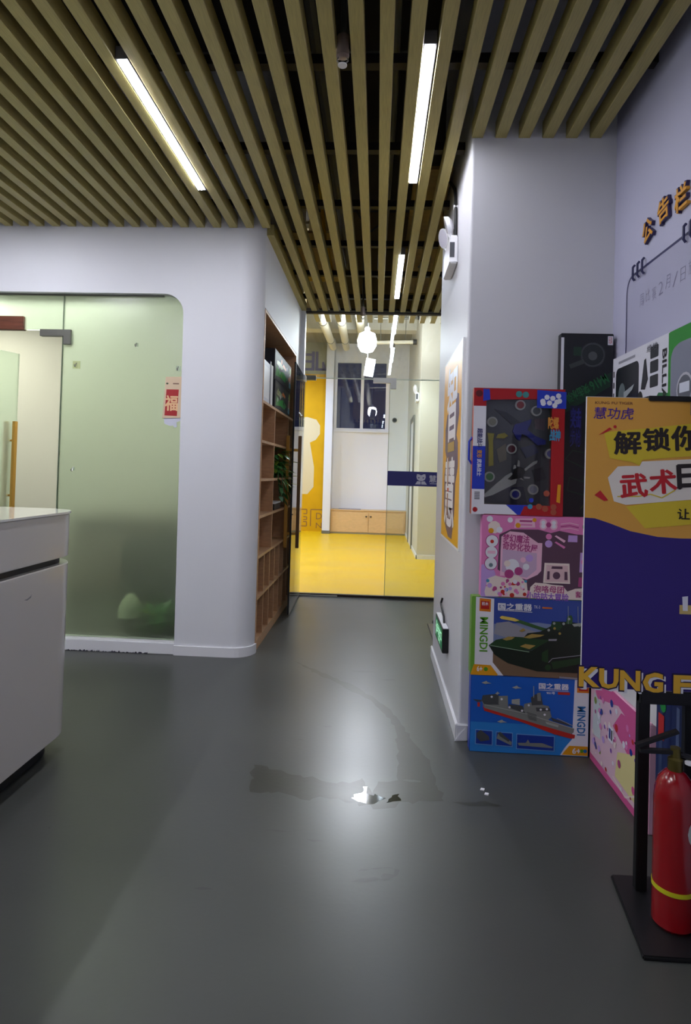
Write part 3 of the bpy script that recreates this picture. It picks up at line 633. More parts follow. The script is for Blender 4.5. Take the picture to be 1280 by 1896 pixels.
t = thing('potted_plant', 'leafy floor plant blurred behind frosted glass at its bottom corner', 'plant', (-1.42, 4.08, 0))
MB().lathe([(.0,.0),(.07,.0),(.085,.1),(.075,.1),(.07,.08),(.0,.08)], (-1.42, 4.09, 0), BLACK, 16).build('pot', t)
mb = MB(); rnd = random.Random(3); LEAFP = M('leaf_bright', (52, 122, 44), .45)
for k in range(90):
    a = rnd.uniform(0, 6.28); r = rnd.uniform(.0,.10)
    leaf(mb, (-1.42+r*math.cos(a)*1.3, 4.06+r*math.sin(a)*.5, .08+rnd.uniform(0,.17)), (math.cos(a), abs(math.sin(a))*.3-.03, rnd.uniform(0,.9)), rnd.uniform(.06,.10), LEAFP if k % 5 else LEAF2)
mb.build('foliage', t)

# ================================================================== TOY BOXES AGAINST THE COLUMN
CARD = M('cardboard_white', (214, 212, 214), .5)
YF, YBK = 2.735, 2.790
def crate(name, label, x0, x1, z0, z1, m, y0=YF, y1=YBK, bevel=.003): return tag(B(name, (x0,y0,z0), (x1,y1,z1), m, bevel=bevel, loc=((x0+x1)/2, (y0+y1)/2, z0)), label, 'toy box', 'toy boxes stacked in the corner')
def pr(x0, z0, y=YF): return Print((x0, y, z0), (1,0,0), (0,0,1))
# ---- ship
BLUE = M('ship_blue', (26, 96, 196), .35); BLUE2 = M('ship_blue_light', (44, 132, 214), .35); BLUED = M('inset_blue', (26, 56, 150), .35)
HULL = M('hull_grey', (128, 132, 128), .4); HULLD = M('hull_dark', (72, 76, 78), .4); HULLL = M('hull_light', (168,172,166), .4); HR = M('hull_red', (190, 44, 34), .4)
OR = M('logo_orange', (226, 130, 20), .4); LR = M('logo_red', (190, 30, 24), .4); YEL = M('corner_yellow', (230, 160, 20), .4); WH = M('print_white', (232, 232, 240), .4)
MBLUE = M('letter_blue', (24, 110, 176), .4); MGRN = M('letter_green', (84, 156, 30), .4)
o = crate('toy_box', 'blue building-block box showing a warship, lowest of the corner stack', .437, .948, 0, .334, M('ship_box_side', (40, 70, 170), .35))
p = pr(.437, 0); W, Hh = .511, .334; SX, SZ = W/1180, Hh/800
def q(pts, ox=40, oy=890): return [((x-ox)*SX, (oy-y)*SZ) for x, y in pts]   # outline in the box face's own units
p.rect(.002,.002,W-.002,Hh-.002, BLUE2, 0); p.rect(.002,.13,W*.875,Hh-.002, BLUE, 1)
p.poly([(W*.875,Hh-.004),(W*.862,.075),(W*.80,.035),(W*.765,.004),(W-.003,.004),(W-.003,Hh-.004)], WH, 2)
p.poly([(W*.78,.006),(W*.80,.022),(W*.84,.046),(W-.003,.046),(W-.003,.006)], YEL, 3)
p.text('6+', W*.90, .025, .036, .026, WH, 4, bold=.03); p.disc(W*.945,.026,.008,MGRN,5); p.disc(W*.972,.026,.008,MBLUE,5)
p.rect(W*.895, Hh-.058, W-.003, Hh-.01, OR, 3); p.rect(W*.91, Hh-.05, W*.985, Hh-.018, LR, 4); p.text('积木', W*.947, Hh-.034, .034, .016, WH, 5, bold=.02)
p.text('MINGDI', W*.935, .155, .125, .036, MBLUE, 4, rot=-90, bold=.022)
p.text('国之重器', W*.70, Hh-.036, .128, .026, WH, 4, bold=.045); p.rect(W*.575,Hh-.055,W*.825,Hh-.053,WH,4)
p.text('901号', W*.675, Hh-.065, .036, .011, WH, 4, bold=.03); p.rect(W*.735,Hh-.07,W*.835,Hh-.059, HR, 4)
p.poly(q([(150,350),(190,330),(600,460),(1075,600),(1070,640),(1040,660),(700,570),(180,430)]), HULL, 5)
p.poly(q([(160,400),(180,430),(700,570),(1040,655),(1085,665),(1080,700),(1040,705),(880,668),(560,560),(180,460)]), HR, 5)
p.poly(q([(60,345),(150,350),(150,365),(110,372)]), HULLD, 5); p.rect(*q([(110,420)])[0], *q([(135,375)])[0], HR, 5)
p.poly(q([(150,350),(160,300),(290,280),(330,300),(330,390),(180,395)]), HULLD, 6)
p.poly(q([(320,300),(410,292),(415,400),(320,385)]), HULL, 7); p.poly(q([(450,330),(530,318),(532,385),(450,372)]), HULLL, 7); p.poly(q([(420,380),(560,390),(600,470),(440,420)]), HULLD, 6)
p.poly(q([(575,370),(640,350),(820,380),(850,490),(800,540),(620,500),(570,440)]), HULL, 7)
p.poly(q([(640,300),(690,262),(740,270),(760,370),(650,380)]), HULLD, 8); p.line(q([(665,180),(668,300)]), .003, HULLL, 8); p.poly(q([(700,250),(735,245),(740,330),(705,330)]), HULL, 9)
p.poly(q([(690,400),(830,400),(835,430),(700,440)]), HULLD, 9)
for k in range(5): p.line(q([(605+4*k,455+16*k),(700,480+14*k)]), .0025, HULLD, 9)
p.poly(q([(840,495),(1000,545),(1040,575),(860,530)]), HULLD, 8); p.line(q([(900,500),(1060,570)]), .0025, HULLL, 9); p.poly(q([(790,540),(920,570),(915,595),(800,565)]), HULLL, 8)
p.line(q([(180,395),(600,470),(1070,600)]), .003, HULLL, 8)
for x, y in ((250,310),(350,330),(430,410),(555,440),(740,420),(800,412),(620,380),(780,470)): p.disc(*q([(x,y)])[0], .005, WH, 9, n=8)
p.poly(q([(285,275),(300,262),(307,252),(314,262),(330,272),(314,278),(307,286)]), HULLL, 9)
for x, y in ((185,165),(490,200),(350,560)): p.poly(q([(x-40,y+5),(x-10,y-8),(x+10,y-18),(x+20,y-5),(x+60,y+8),(x+15,y+12),(x,y+18)]), HULLL, 6)
for x0, x1, y0, y1 in ((95,270,655,810),(300,470,668,815),(505,885,680,840)):
    p.poly(q([(x0,y1),(x1,y1+6),(x1,y0+6),(x0,y0)]), M('inset_frame', (110,160,220), .4), 5); p.poly(q([(x0+8,y1-8),(x1-8,y1-2),(x1-8,y0+14),(x0+8,y0+8)]), BLUED, 6)
p.poly(q([(110,690),(150,660),(230,720),(240,760),(150,780),(110,740)]), HULLD, 7); p.poly(q([(320,690),(360,690),(460,770),(455,805),(310,740)]), HULL, 7); p.poly(q([(320,680),(345,670),(400,720),(440,750),(430,770),(340,715)]), HULLD, 8)
p.poly(q([(520,775),(600,770),(620,735),(640,770),(760,765),(870,800),(860,812),(530,800)]), HULL, 7)
p.build('printed_front', o)
# ---- tank
o = crate('toy_box', 'building-block box with a green tank picture, second from the floor', .433, .935, .3345, .675, M('tank_box_side', (112, 160, 60), .4))
p = pr(.433, .3345); W, Hh = .502, .3405; SX, SZ = W/1110, Hh/790
def q(pts, ox=62, oy=850): return [((x-ox)*SX, (oy-y)*SZ) for x, y in pts]
SKY = M('sky_print', (52, 76, 160), .4); SKY2 = M('sky_print_pale', (124, 138, 176), .4); SMOKE = M('smoke_print', (150, 150, 160), .5); SOIL = M('soil_print', (124, 100, 76), .5)
CAMO = M('camo_green', (34, 66, 34), .4); CAMOD = M('camo_dark', (24, 36, 26), .4); CAMOT = M('camo_tan', (168, 142, 72), .4); CAMOM = M('camo_mid', (54, 92, 50), .4)
p.rect(.002,.002,W-.002,Hh-.002, SKY, 0); p.poly(q([(270,480),(280,330),(700,300),(1165,350),(1165,600),(270,640)]), SKY2, 1)
p.poly(q([(270,600),(1165,560),(1165,852),(270,846)]), SOIL, 2); p.poly(q([(280,430),(300,320),(420,300),(560,360),(700,400),(680,450),(420,470)]), SMOKE, 2)
p.poly(q([(62,850),(62,60),(275,75),(275,720),(380,848)]), WH, 3); p.poly(q([(62,850),(62,60),(100,60),(100,750),(90,850)]), M('strip_green', (110,170,60), .4), 4)
p.poly(q([(62,852),(95,745),(255,748),(325,838),(320,850)]), YEL, 5); p.text('6+', *q([(150,788)])[0], .024, .024, WH, 6, bold=.03); p.disc(*q([(210,790)])[0], .009, MGRN, 6)
p.poly(q([(135,205),(135,75),(245,82),(243,210)]), OR, 5); p.poly(q([(148,182),(148,100),(230,106),(230,185)]), LR, 6); p.text('积木', *q([(188,130)])[0], .028, .016, WH, 7, bold=.02)
p.text('MINGDI', *q([(182,440)])[0], .150, .036, MGRN, 6, rot=-90, bold=.022)
p.text('国之重器', *q([(475,150)])[0], .146, .030, WH, 6, bold=.045); p.poly(q([(315,192),(640,200),(640,194),(315,186)]), WH, 6); p.text('TK-3', *q([(685,143)])[0], .026, .013, WH, 6); p.poly(q([(735,155),(830,158),(830,142),(735,139)]), ORN, 6)
p.poly(q([(330,262),(350,245),(470,262),(720,340),(800,360),(790,390),(700,368),(470,295),(340,275)]), CAMOM, 6); p.poly(q([(330,262),(350,245),(470,262),(520,285),(480,296),(345,276)]), M('muzzle_flame', (230,200,90), .4), 7)
p.poly(q([(235,545),(300,490),(460,450),(800,460),(860,480),(640,580),(260,570)]), CAMO, 6); p.poly(q([(230,545),(640,585),(800,480),(1165,420),(1165,790),(700,790),(420,720),(290,640)]), CAMOD, 6)
p.poly(q([(560,460),(600,410),(720,390),(820,330),(830,280),(1000,280),(1165,300),(1165,480),(860,480),(800,470)]), CAMOD, 7)
p.poly(q([(820,330),(830,280),(900,280),(930,330),(900,370),(830,360)]), CAMO, 8); p.poly(q([(960,300),(975,225),(1010,210),(1025,240),(1020,300)]), CAMOM, 8); p.poly(q([(1020,300),(1100,285),(1130,310),(1040,325)]), HULLL, 8)
p.line(q([(980,120),(984,300)]), .0018, HULLL, 8); p.line(q([(1072,120),(1078,300)]), .0018, HULLL, 8)
for pts in ([(360,480),(420,450),(480,455),(450,480),(400,492)], [(530,545),(580,520),(680,530),(620,570)], [(560,455),(640,415),(760,420),(720,440),(620,462)], [(520,390),(560,360),(580,380),(545,400)]): p.poly(q(pts), CAMOT, 8)
for x, y in ((850,300),(855,350),(905,400),(800,370),(940,300),(990,250),(1090,310)): p.disc(*q([(x,y)])[0], .006, CAMOT if x % 2 else HULLL, 9, n=7)
p.poly(q([(800,460),(880,455),(875,475),(800,478)]), SMOKE, 9); p.line(q([(245,548),(620,598)]), .0035, M('camo_edge', (130,160,130), .4), 8)
p.poly(q([(740,600),(800,560),(800,700),(740,680)]), CAMO, 8); p.line(q([(805,695),(840,655),(1160,600)]), .003, SMOKE, 8); p.poly(q([(830,690),(1165,620),(1165,680),(850,760)]), CAMO, 8)
for k in range(5): p.disc(*q([(800+85*k, 745-22*k)])[0], .013, CAMO, 9)
p.poly(q([(910,848),(1155,858),(1155,840),(910,830)]), SMOKE, 8)
p.build('printed_front', o)
# ---- pink cosmetics box
PINK = M('pink_box', (226, 130, 188), .4); PINKL = M('pink_light', (240, 190, 214), .4); PINKD = M('pink_deep', (176, 66, 130), .4); LAV = M('lavender', (196, 160, 226), .4); PLUM = M('tray_plum', (92, 62, 84), .5); CRM = M('print_cream_pale', (238, 222, 214), .4)
o = crate('toy_box', 'pink windowed toy box with pastel print, below the red toy set', .470, .932, .6755, 1.035, PINK)
p = pr(.470, .6755); W, Hh = .462, .3595; SX, SZ = W/1015, Hh/800
def q(pts, ox=165, oy=870): return [((x-ox)*SX, (oy-y)*SZ) for x, y in pts]
p.rect(.002,.002,W-.002,Hh-.002, PINK, 0); p.poly(q([(165,870),(165,560),(260,540),(300,640),(330,870)]), LAV, 1)
win_ = q([(320,600),(330,260),(440,205),(700,200),(820,230),(900,205),(1060,235),(1178,240),(1178,740),(1020,790),(640,800),(600,790)])
p.poly(win_, PLUM, 1)
p.poly(q([(345,420),(350,280),(430,225),(560,235),(700,330),(740,330),(735,600),(700,640),(600,690),(480,660),(345,660)]), PINKL, 2); p.poly(q([(360,620),(365,400),(690,430),(690,590),(600,672),(480,650)]), M('tray_mauve', (206,176,206), .4), 3)
p.text('梦幻魔法', *q([(490,295)])[0], .115, .034, PINKD, 4, rot=-3, bold=.04); p.text('奇妙化妆屋', *q([(530,375)])[0], .150, .036, PINKD, 4, rot=-5, bold=.03)
for (x, y, r, m) in ((460,560,.030,WH),(520,610,.018,PINKD),(590,565,.014,WH),(430,640,.02,PINKD),(560,500,.012,PINKL),(620,480,.016,LAV),(410,540,.014,CRM)): p.disc(*q([(x,y)])[0], r, m, 5)
for (x, y, r) in ((262,325,.026),(258,435,.026),(255,545,.026)): p.disc(*q([(x,y)])[0], r+.003, PINKD, 2); p.disc(*q([(x,y)])[0], r, WH, 3)
p.disc(*q([(262,330)])[0], .008, HR, 4); p.rect(*q([(220,448)])[0], *q([(296,420)])[0], PINKL, 4); p.disc(*q([(255,560)])[0], .009, M('print_slate', (110,130,140), .4), 4)
p.poly(q([(755,715),(765,520),(1000,520),(1010,715)]), CRM, 3); p.poly(q([(775,700),(783,540),(985,540),(992,700)]), M('palette_pink', (224,190,194), .4), 4)
for pts in ([(830,575),(835,550),(935,550),(935,575)], [(790,680),(793,600),(815,600),(815,680)], [(955,680),(955,600),(980,600),(985,680)]): p.poly(q(pts), PLUM, 5)
p.disc(*q([(880,640)])[0], .016, PLUM, 5)
p.poly(q([(1095,600),(1100,410),(1178,410),(1178,600)]), LAV, 3); p.poly(q([(1085,740),(1090,650),(1178,650),(1178,740)]), PINKD, 3); p.disc(*q([(1135,500)])[0], .012, PINK, 4)
p.poly(q([(855,260),(870,250),(960,300),(945,320)]), PINKL, 3); p.poly(q([(855,320),(870,310),(960,360),(945,378)]), PINK, 3); p.disc(*q([(800,335)])[0], .016, LAV, 3); p.disc(*q([(800,265)])[0], .013, PINK, 3); p.poly(q([(980,310),(985,245),(1070,245),(1070,310)]), LAV, 3)
for x in (745,845):
    for y in (130,165): p.disc(*q([(x,y)])[0], .016, PINKL, 3); p.disc(*q([(x,y)])[0], .009, WH, 4)
p.disc(*q([(795,150)])[0], .011, PINKD, 4)
for (x0, x1, y) in ((910,1080,130),(910,1080,155),(910,1080,180)): p.line(q([(x0,y+10),((x0+x1)/2,y-4),(x1,y+14)]), .004, PINKL if y != 155 else PINKD, 3)
p.poly(q([(470,190),(480,100),(660,92),(670,180)]), PINKL, 2); p.rect(*q([(520,130)])[0], *q([(640,112)])[0], PINKD, 3); p.rect(*q([(530,165)])[0], *q([(640,150)])[0], PINK, 3); p.disc(*q([(505,165)])[0], .011, YEL, 4); p.disc(*q([(660,108)])[0], .009, YEL, 4)
for (x, y, r, m) in ((280,190,.028,CRM),(235,110,.014,WH),(430,115,.012,WH),(330,215,.014,WH),(250,225,.012,YEL),(1150,160,.016,GRN)): p.disc(*q([(x,y)])[0], r, m, 2, n=9)
p.poly(q([(200,820),(230,690),(300,660),(390,680),(440,650),(520,650),(600,720),(610,800),(600,860),(210,862)]), CRM, 3)
rnd = random.Random(6)
for k in range(40): p.disc(*q([(rnd.uniform(215,590), rnd.uniform(690,850))])[0], rnd.uniform(.003,.011), rnd.choice([PINK, PINKL, LAV, HR, WH, PINKD, TEAL]), 4, n=8)
p.poly(q([(620,868),(635,760),(680,715),(780,720),(840,730),(940,735),(985,790),(1060,760),(1178,750),(1178,868)]), CRM, 3)
p.text('泡咯母团', *q([(810,775)])[0], .130, .030, PINKD, 5, rot=-1, bold=.03); p.text('小咕咕大冒险', *q([(800,845)])[0], .180, .032, M('print_violet', (140,84,190), .4), 5, rot=-1, bold=.03)
p.text('套装', *q([(1115,815)])[0], .05, .028, PINKD, 5, bold=.03)
p.build('printed_front', o)
# ---- red and blue battle-toy set, with a real recessed window
o = thing('toy_box', 'red and blue windowed toy set with white sword and discs', 'toy box', (.62, YF+.02, 1.0365), 'toy boxes stacked in the corner')
bx0, bx1, bz0, bz1 = .420, .817, 1.0365, 1.594
RDB = M('set_red', (176, 22, 30), .35); BLB = M('set_blue', (34, 60, 190), .35); TRAY = M('set_tray', (98, 98, 104), .4)
B('back_tray', (bx0, YF+.03, bz0), (bx1, YBK, bz1), TRAY, o, .003)
W, Hh = bx1-bx0, bz1-bz0
frame = MB(); wx0_, wx1_, wz0_, wz1_ = .055, W-.055, .045, Hh-.045
for a, b in (((0,0),(W,wz0_)), ((0,wz1_),(W,Hh)), ((0,wz0_),(wx0_,wz1_)), ((wx1_,wz0_),(W,wz1_))): frame.box((bx0+a[0], YF, bz0+a[1]), (bx0+b[0], YF+.03, bz0+b[1]), RDB)
frame.build('carton_frame', o)
p = pr(bx0, bz0); SX, SZ = W/880, Hh/1240
def q(pts, ox=90, oy=1340): return [((x-ox)*SX, (oy-y)*SZ) for x, y in pts]
p.rect(0,.002,.055,.30, BLB, 0); p.rect(0,.30,.055,Hh-.08, WH, 0); p.poly([(0,.002),(.2,.002),(.15,.045),(.0,.045)], WH, 1); p.rect(0,.0,.055,.11, WH, 1); p.rect(.012,.065,.035,.10, TRAY, 2)
for k in range(5): p.rect(.012,.07+.007*k,.036,.0725+.007*k, WH, 3)
p.disc(.016,.02,.011, RDB, 3); p.poly([(.2,.002),(.27,.002),(.25,.045),(.15,.045)], BLB, 1)
p.text('超能战斗', .030, .335, .085, .024, M('set_navy', (40,40,110), .4), 3, rot=-90, bold=.03); p.text('变形', .030, .265, .035, .022, YEL, 3, rot=-90, bold=.03); p.text('武装战士', .030, .205, .075, .020, WH, 3, rot=-90, bold=.03)
p.poly(q([(560,1340),(600,1250),(960,1240),(960,1340)]), RDB, 1); p.poly(q([(700,285),(700,110),(980,125),(980,290)]), BLB, 1)
for (x, y) in ((755,220),(795,180),(850,190),(905,165),(820,235),(870,260),(915,215),(760,240),(890,225)): p.disc(*q([(x,y)])[0], .012, WH, 2, n=7)
p.poly(q([(240,215),(255,105),(690,110),(690,200)]), RDB, 1)
for (x, y) in ((525,155),(590,160)): p.disc(*q([(x,y)])[0], .014, M('set_teal', (60,140,140), .4), 3)
p.poly(q([(180,230),(180,110),(240,110),(250,215)]), BLB, 1); p.disc(*q([(140,155)])[0], .015, M('set_maroon', (100,30,40), .4), 2)
p.text('陀螺', *q([(862,430)])[0], .045, .052, M('set_gold', (224,150,60), .4), 3, bold=.03); p.text('战神', *q([(880,550)])[0], .045, .05, TEAL, 3, bold=.03)
p.poly(q([(905,1200),(915,1030),(945,1030),(940,1210)]), YEL, 3); p.disc(*q([(665,1190)])[0], .010, BLB, 3); p.disc(*q([(655,1252)])[0], .011, TEAL, 3)
for (x, y) in ((740,1250),(800,1270),(880,1250),(880,1300),(810,1120)): p.disc(*q([(x,y)])[0], .014, M('set_bronze', (170,84,60), .4), 3, n=7)
p.build('printed_front', o)
def inset(pts, m, d0, d1, nm):
    MB().prism([(bx0+a, bz0+b) for a, b in pts][::-1], (0,YF,0), (1,0,0), (0,0,1), (0,1,0), d0, d1, m).build(nm, o)
SWW = M('sword_white', (238, 237, 228), .35)
inset(q([(215,1150),(330,1040),(420,960),(480,925),(490,950),(460,1000),(530,985),(520,1030),(430,1080),(300,1150),(225,1175)])[::-1], SWW, .012, .028, 'toy_sword')
inset(q([(440,990),(480,950),(510,900),(560,870),(600,890),(605,930),(570,970),(520,985),(470,1000)])[::-1], BLACKG, .010, .026, 'toy_sword_guard')
inset(q([(600,890),(690,810),(725,800),(720,825),(640,880),(615,905)])[::-1], SWW, .012, .026, 'toy_sword_grip')
for pts in ([(495,890),(500,850),(515,850),(520,880)], [(530,860),(540,800),(552,810),(555,865)], [(600,960),(660,965),(650,980),(600,980)], [(560,985),(600,1000),(590,990),(575,975)]): inset(q(pts)[::-1], SWW, .012, .026, 'toy_sword_spike')
BLT = M('toy_blue', (40, 48, 170), .35)
inset(q([(480,520),(500,450),(560,430),(660,395),(650,440),(620,500),(700,560),(800,600),(800,640),(720,650),(620,560),(570,540),(550,610),(520,590)])[::-1], BLT, .012, .028, 'toy_blaster')
inset(q([(235,540),(300,545),(290,620),(300,860),(255,870),(250,640)])[::-1], M('toy_yellow', (206,190,40), .4), .012, .026, 'toy_launcher')
inset(q([(320,590),(340,550),(400,535),(435,565),(400,590)])[::-1], M('toy_yellow', (206,190,40), .4), .012, .026, 'toy_claw')
for (x, y, m) in ((547,258,RDB),(705,313,TRAY),(472,692,M('disc_maroon',(110,26,46),.35)),(265,972,M('disc_green',(70,150,70),.35)),(520,1137,M('disc_blue',(44,44,170),.35)),(690,1085,M('disc_silver',(190,190,205),.3)),(280,430,M('disc_clear',(190,186,160),.3)),(850,730,M('disc_sky',(80,90,190),.35))):
    a, b = q([(x, y)])[0]; N = 20; mb = MB(); c = (bx0+a, bz0+b)
    for r, d0, m2 in ((.023, .012, SWW), (.016, .010, m)):
        mb.prism([(c[0]+r*math.cos(2*math.pi*k/N), c[1]+r*math.sin(2*math.pi*k/N)) for k in range(N)][::-1], (0,YF,0), (1,0,0), (0,0,1), (0,1,0), d0, .029, m2)
    mb.build('toy_disc', o)
for pts, m in (([(330,700),(420,640),(430,800),(360,830)], M('toy_smoke',(150,140,120),.3)), ([(560,680),(700,640),(740,720),(620,780)], M('toy_slate',(92,96,130),.3)), ([(680,900),(780,860),(820,980),(720,1010)], M('toy_shadow',(84,80,84),.4)), ([(690,390),(800,380),(790,500),(700,490)], M('toy_mauve',(120,96,104),.4)), ([(300,300),(420,330),(560,430),(470,450)], M('toy_charcoal',(50,54,58),.4)), ([(200,1170),(380,1080),(600,1060),(640,1230),(230,1230)], M('toy_night',(36,38,70),.4))):  # flat pieces in plain colours filling the tray
    inset(q(pts)[::-1], m, .022, .0295, 'toy_piece')
B('window_film', (bx0+.05, YF+.004, bz0+.04), (bx1-.05, YF+.0045, bz1-.04), FILM, o)
MB().tube([(bx0+.002,YF+.025,bz0+.22),(bx0-.012,YF+.025,bz0+.24),(bx0-.012,YF+.025,bz0+.32),(bx0+.002,YF+.025,bz0+.34)], .005, BLB, 8).build('carry_handle', o)
# ---- tall black box behind
YQ, YQ1 = 2.793, 2.840
BXK = M('black_carton', (24, 26, 30), .4)
crate('toy_box', 'plain black carton standing on the floor hidden behind the stack', .82, 1.045, 0, .93, BXK, YQ, YQ1)
o = crate('toy_box', 'tall black toy blaster box with green lettering standing beside the column corner', .811, 1.043, .9305, 1.857, BXK, YQ, YQ1)
p = pr(.811, .9305, YQ); W, Hh = .232, .9265; DG = M('dark_green_print', (34, 100, 56), .4); DG2 = M('dark_green_dim', (26, 56, 38), .4)
p.rect(.0,.62,.013,Hh-.02, WH, 1); p.poly([(.02,.565),(.22,.69),(.225,.755),(.02,.64)], DG2, 1)
p.text('M416', .170, .708, .085, .046, DG, 3, rot=180+30, bold=.02); p.text('突击水弹', .077, .655, .11, .046, DG, 3, rot=180+30, bold=.02)
p.disc(.14,.83,.055, M('box_lens', (66,70,70), .25), 1); p.disc(.14,.83,.047, M('box_lens_dark', (34,40,40), .25), 2); p.disc(.14,.825,.020, M('box_lens_mid', (80,84,84), .25), 3)
p.rect(.055,.825,.09,.865, DG2, 2); p.rect(.205,.875,.228,.915, WH, 2); p.text('玩具', .2165, .895, .016, .03, LR, 3)
p.line([(.04,.775),(.1,.80)], .02, M('box_grey', (60,66,64), .4), 1)
NVP = M('navy_print', (44, 44, 130), .4); p.rect(.045,.43,.098,.60, M('navy_dim', (28,28,62), .4), 1); p.text('突击', .071, .545, .045, .09, NVP, 2, bold=.03); p.text('步枪', .071, .455, .045, .08, NVP, 2)
p.line([(.03,.36),(.06,.40),(.14,.385),(.16,.36)], .004, DG2, 1); p.line([(.03,.36),(.12,.32),(.11,.26),(.05,.28),(.04,.22),(.12,.2)], .004, DG2, 1); p.line([(.14,.36),(.13,.25),(.15,.2),(.1,.14)], .004, M('dim_olive', (64,70,30), .4), 1)
p.build('printed_front', o)
# ---- boxes along the right wall (faces turned to the room)
XF = .97
def side(y0, z0, x=XF): return Print((x, y0, z0), (0,-1,0), (0,0,1))
def wallbox(label, x0, y0, y1, z0, z1, m, h2=None):
    o = tag(B('toy_box', (x0, y1, z0), (1.05, y0, z1), m, bevel=.003, loc=((x0+1.05)/2, (y0+y1)/2, z0)), label, 'toy box', 'toy boxes along the right wall'); return o
PK2 = M('pink_magenta', (214, 92, 150), .4)
o = wallbox('pink floral toy box on the floor against the right wall', .952, 2.728, 2.16, 0, .375, PINKL)
p = side(2.728, 0, .952); W, Hh = .568, .375; rnd = random.Random(21)
p.rect(.002,.002,W-.002,Hh-.002, M('pink_pale_print', (226,190,206), .4)); p.poly([(.002,Hh-.002),(W-.002,Hh-.002),(W-.002,Hh-.09),(.3,Hh-.04),(.08,Hh-.09)], PK2, 1); p.rect(.002,.002,W-.002,.03, PK2, 1)
p.poly([(.25,.24),(.33,.32),(.46,.33),(.50,.2),(.40,.19)], PK2, 2); p.poly([(.28,.06),(.46,.05),(.50,.16),(.46,.22),(.30,.16)], M('print_butter', (226,214,150), .4), 2); p.poly([(.46,.06),(.5,.06),(.5,.17),(.47,.15)], PINKD, 3)
p.line([(.26,.05),(.38,.03),(.51,.10)], .006, CRM, 3); p.poly([(.03,.12),(.12,.13),(.12,.28),(.04,.30)], M('print_ice', (206,214,214), .4), 2)
for k in range(70): p.disc(rnd.uniform(.03,W-.03), rnd.uniform(.03,Hh-.05), rnd.uniform(.004,.016), rnd.choice([PINK, PINKD, LAV, CRM, HR, LEAF2, M('print_violet',(140,84,190),.4), WH, PK2, BLUED]), 4, n=7)
p.rect(.21,.17,.26,.23, WH, 5); p.rect(.218,.18,.235,.22, BLUED, 6); p.rect(.24,.18,.253,.22, HULLD, 6)
p.build('printed_front', o)
wallbox('pale cartons hidden behind the poster, lower', .96, 2.70, 2.12, .3755, .86, CARD)
wallbox('pale cartons hidden behind the poster, upper', .965, 2.70, 1.93, .8605, 1.38, M('cardboard_rose', (210,186,196), .5))
o = wallbox('dark blue toy box on the floor behind the red extinguisher', .955, 2.12, 1.66, 0, .52, M('night_blue', (34, 46, 90), .35))
p = side(2.12, 0, .955); 
for k in range(8): p.poly([(.02+.055*k,.04),(.045+.055*k,.04),(.05+.055*k,.50),(.03+.055*k,.50)], M('stripe_%d' % (k % 3), ((60,74,110),(30,40,84),(90,104,140))[k % 3], .3), 1)
p.disc(.29,.36,.05, M('moon_dark',(20,24,44),.3), 2); p.disc(.29,.36,.03, M('moon_pale',(110,124,150),.3), 3); p.rect(.02,.36,.06,.44, HR, 3); p.disc(.05,.47,.02, GRN, 3)
p.build('printed_front', o)
# white box with slanting dark window
o = wallbox('white toy box with dark windows and black lettering above the poster', XF, 2.60, 2.10, 1.3805, 1.706, CARD)
p = side(2.60, 1.3805); W, Hh = .50, .3255
WNB = M('window_black', (20,26,30), .25); p.rect(.002,.002,W-.002,Hh-.002, M('billia_white',(206,206,216),.45)); p.rr(.035,.02,.255,.275,.025, WNB, 1)
p.poly([(.275,.16),(.31,.155),(.335,.19),(.315,.27),(.30,.265)], WNB, 1)
for k in range(3): p.rr(.35,.155+.052*k,.415,.198+.052*k,.006, WNB, 1)
p.text('BILLIA', .462, .185, .18, .032, BLACK, 3, rot=-90, bold=.02); p.text('绝地', .365, .30, .085, .026, M('print_charcoal',(70,70,80),.4), 3, bold=-.0, shear=.2)
p.rect(.06,.292,.22,.302, M('print_grey',(140,140,150),.4), 1); p.disc(.27,.105,.028, BLACK, 2, .05); p.disc(.27,.105,.02, HR, 3); p.disc(.27,.085,.016, GRN, 4)
p.poly([(.28,.02),(.42,.13),(.49,.12),(.49,.02)], DG, 2); p.poly([(.38,.02),(.47,.08),(.49,.08),(.49,.02)], M('print_umber',(86,66,46),.4), 3)
for k in range(6): p.rect(.008,.02+.045*k,.02,.045+.045*k, BLACK, 2)
p.disc(.10,.16,.035, M('print_steel',(90,100,104),.3), 3, .05); p.poly([(.06,.03),(.09,.03),(.13,.12),(.11,.15)], M('print_steel',(90,100,104),.3), 3); p.poly([(.12,.14),(.2,.17),(.22,.19),(.12,.17)], M('print_silver',(150,156,160),.3), 4); p.rect(.12,.03,.14,.07, YEL, 4)
p.build('printed_front', o)
o = wallbox('bright green toy box with grey blister beside the white box', XF-.01, 2.094, 1.72, 1.3805, 1.70, M('vivid_green', (30, 130, 34), .4))
MB().prism(rrect(.12,.01,.36,.25,.05,5), (XF-.01, 2.094, 1.3805), (0,-1,0), (0,0,1), (-1,0,0), 0, .05, M('blister_grey', (120,124,140), .2)).build('blister', o, bevel=.008)
p = side(2.094, 1.3805, XF-.061); p.disc(.22,.10,.05, M('blister_ring',(170,170,180),.3)); p.disc(.22,.10,.042, M('blister_dark',(90,94,104),.3), 1); p.rect(.19,.09,.25,.12, GREYF, 2); p.build('printed_disc', o)

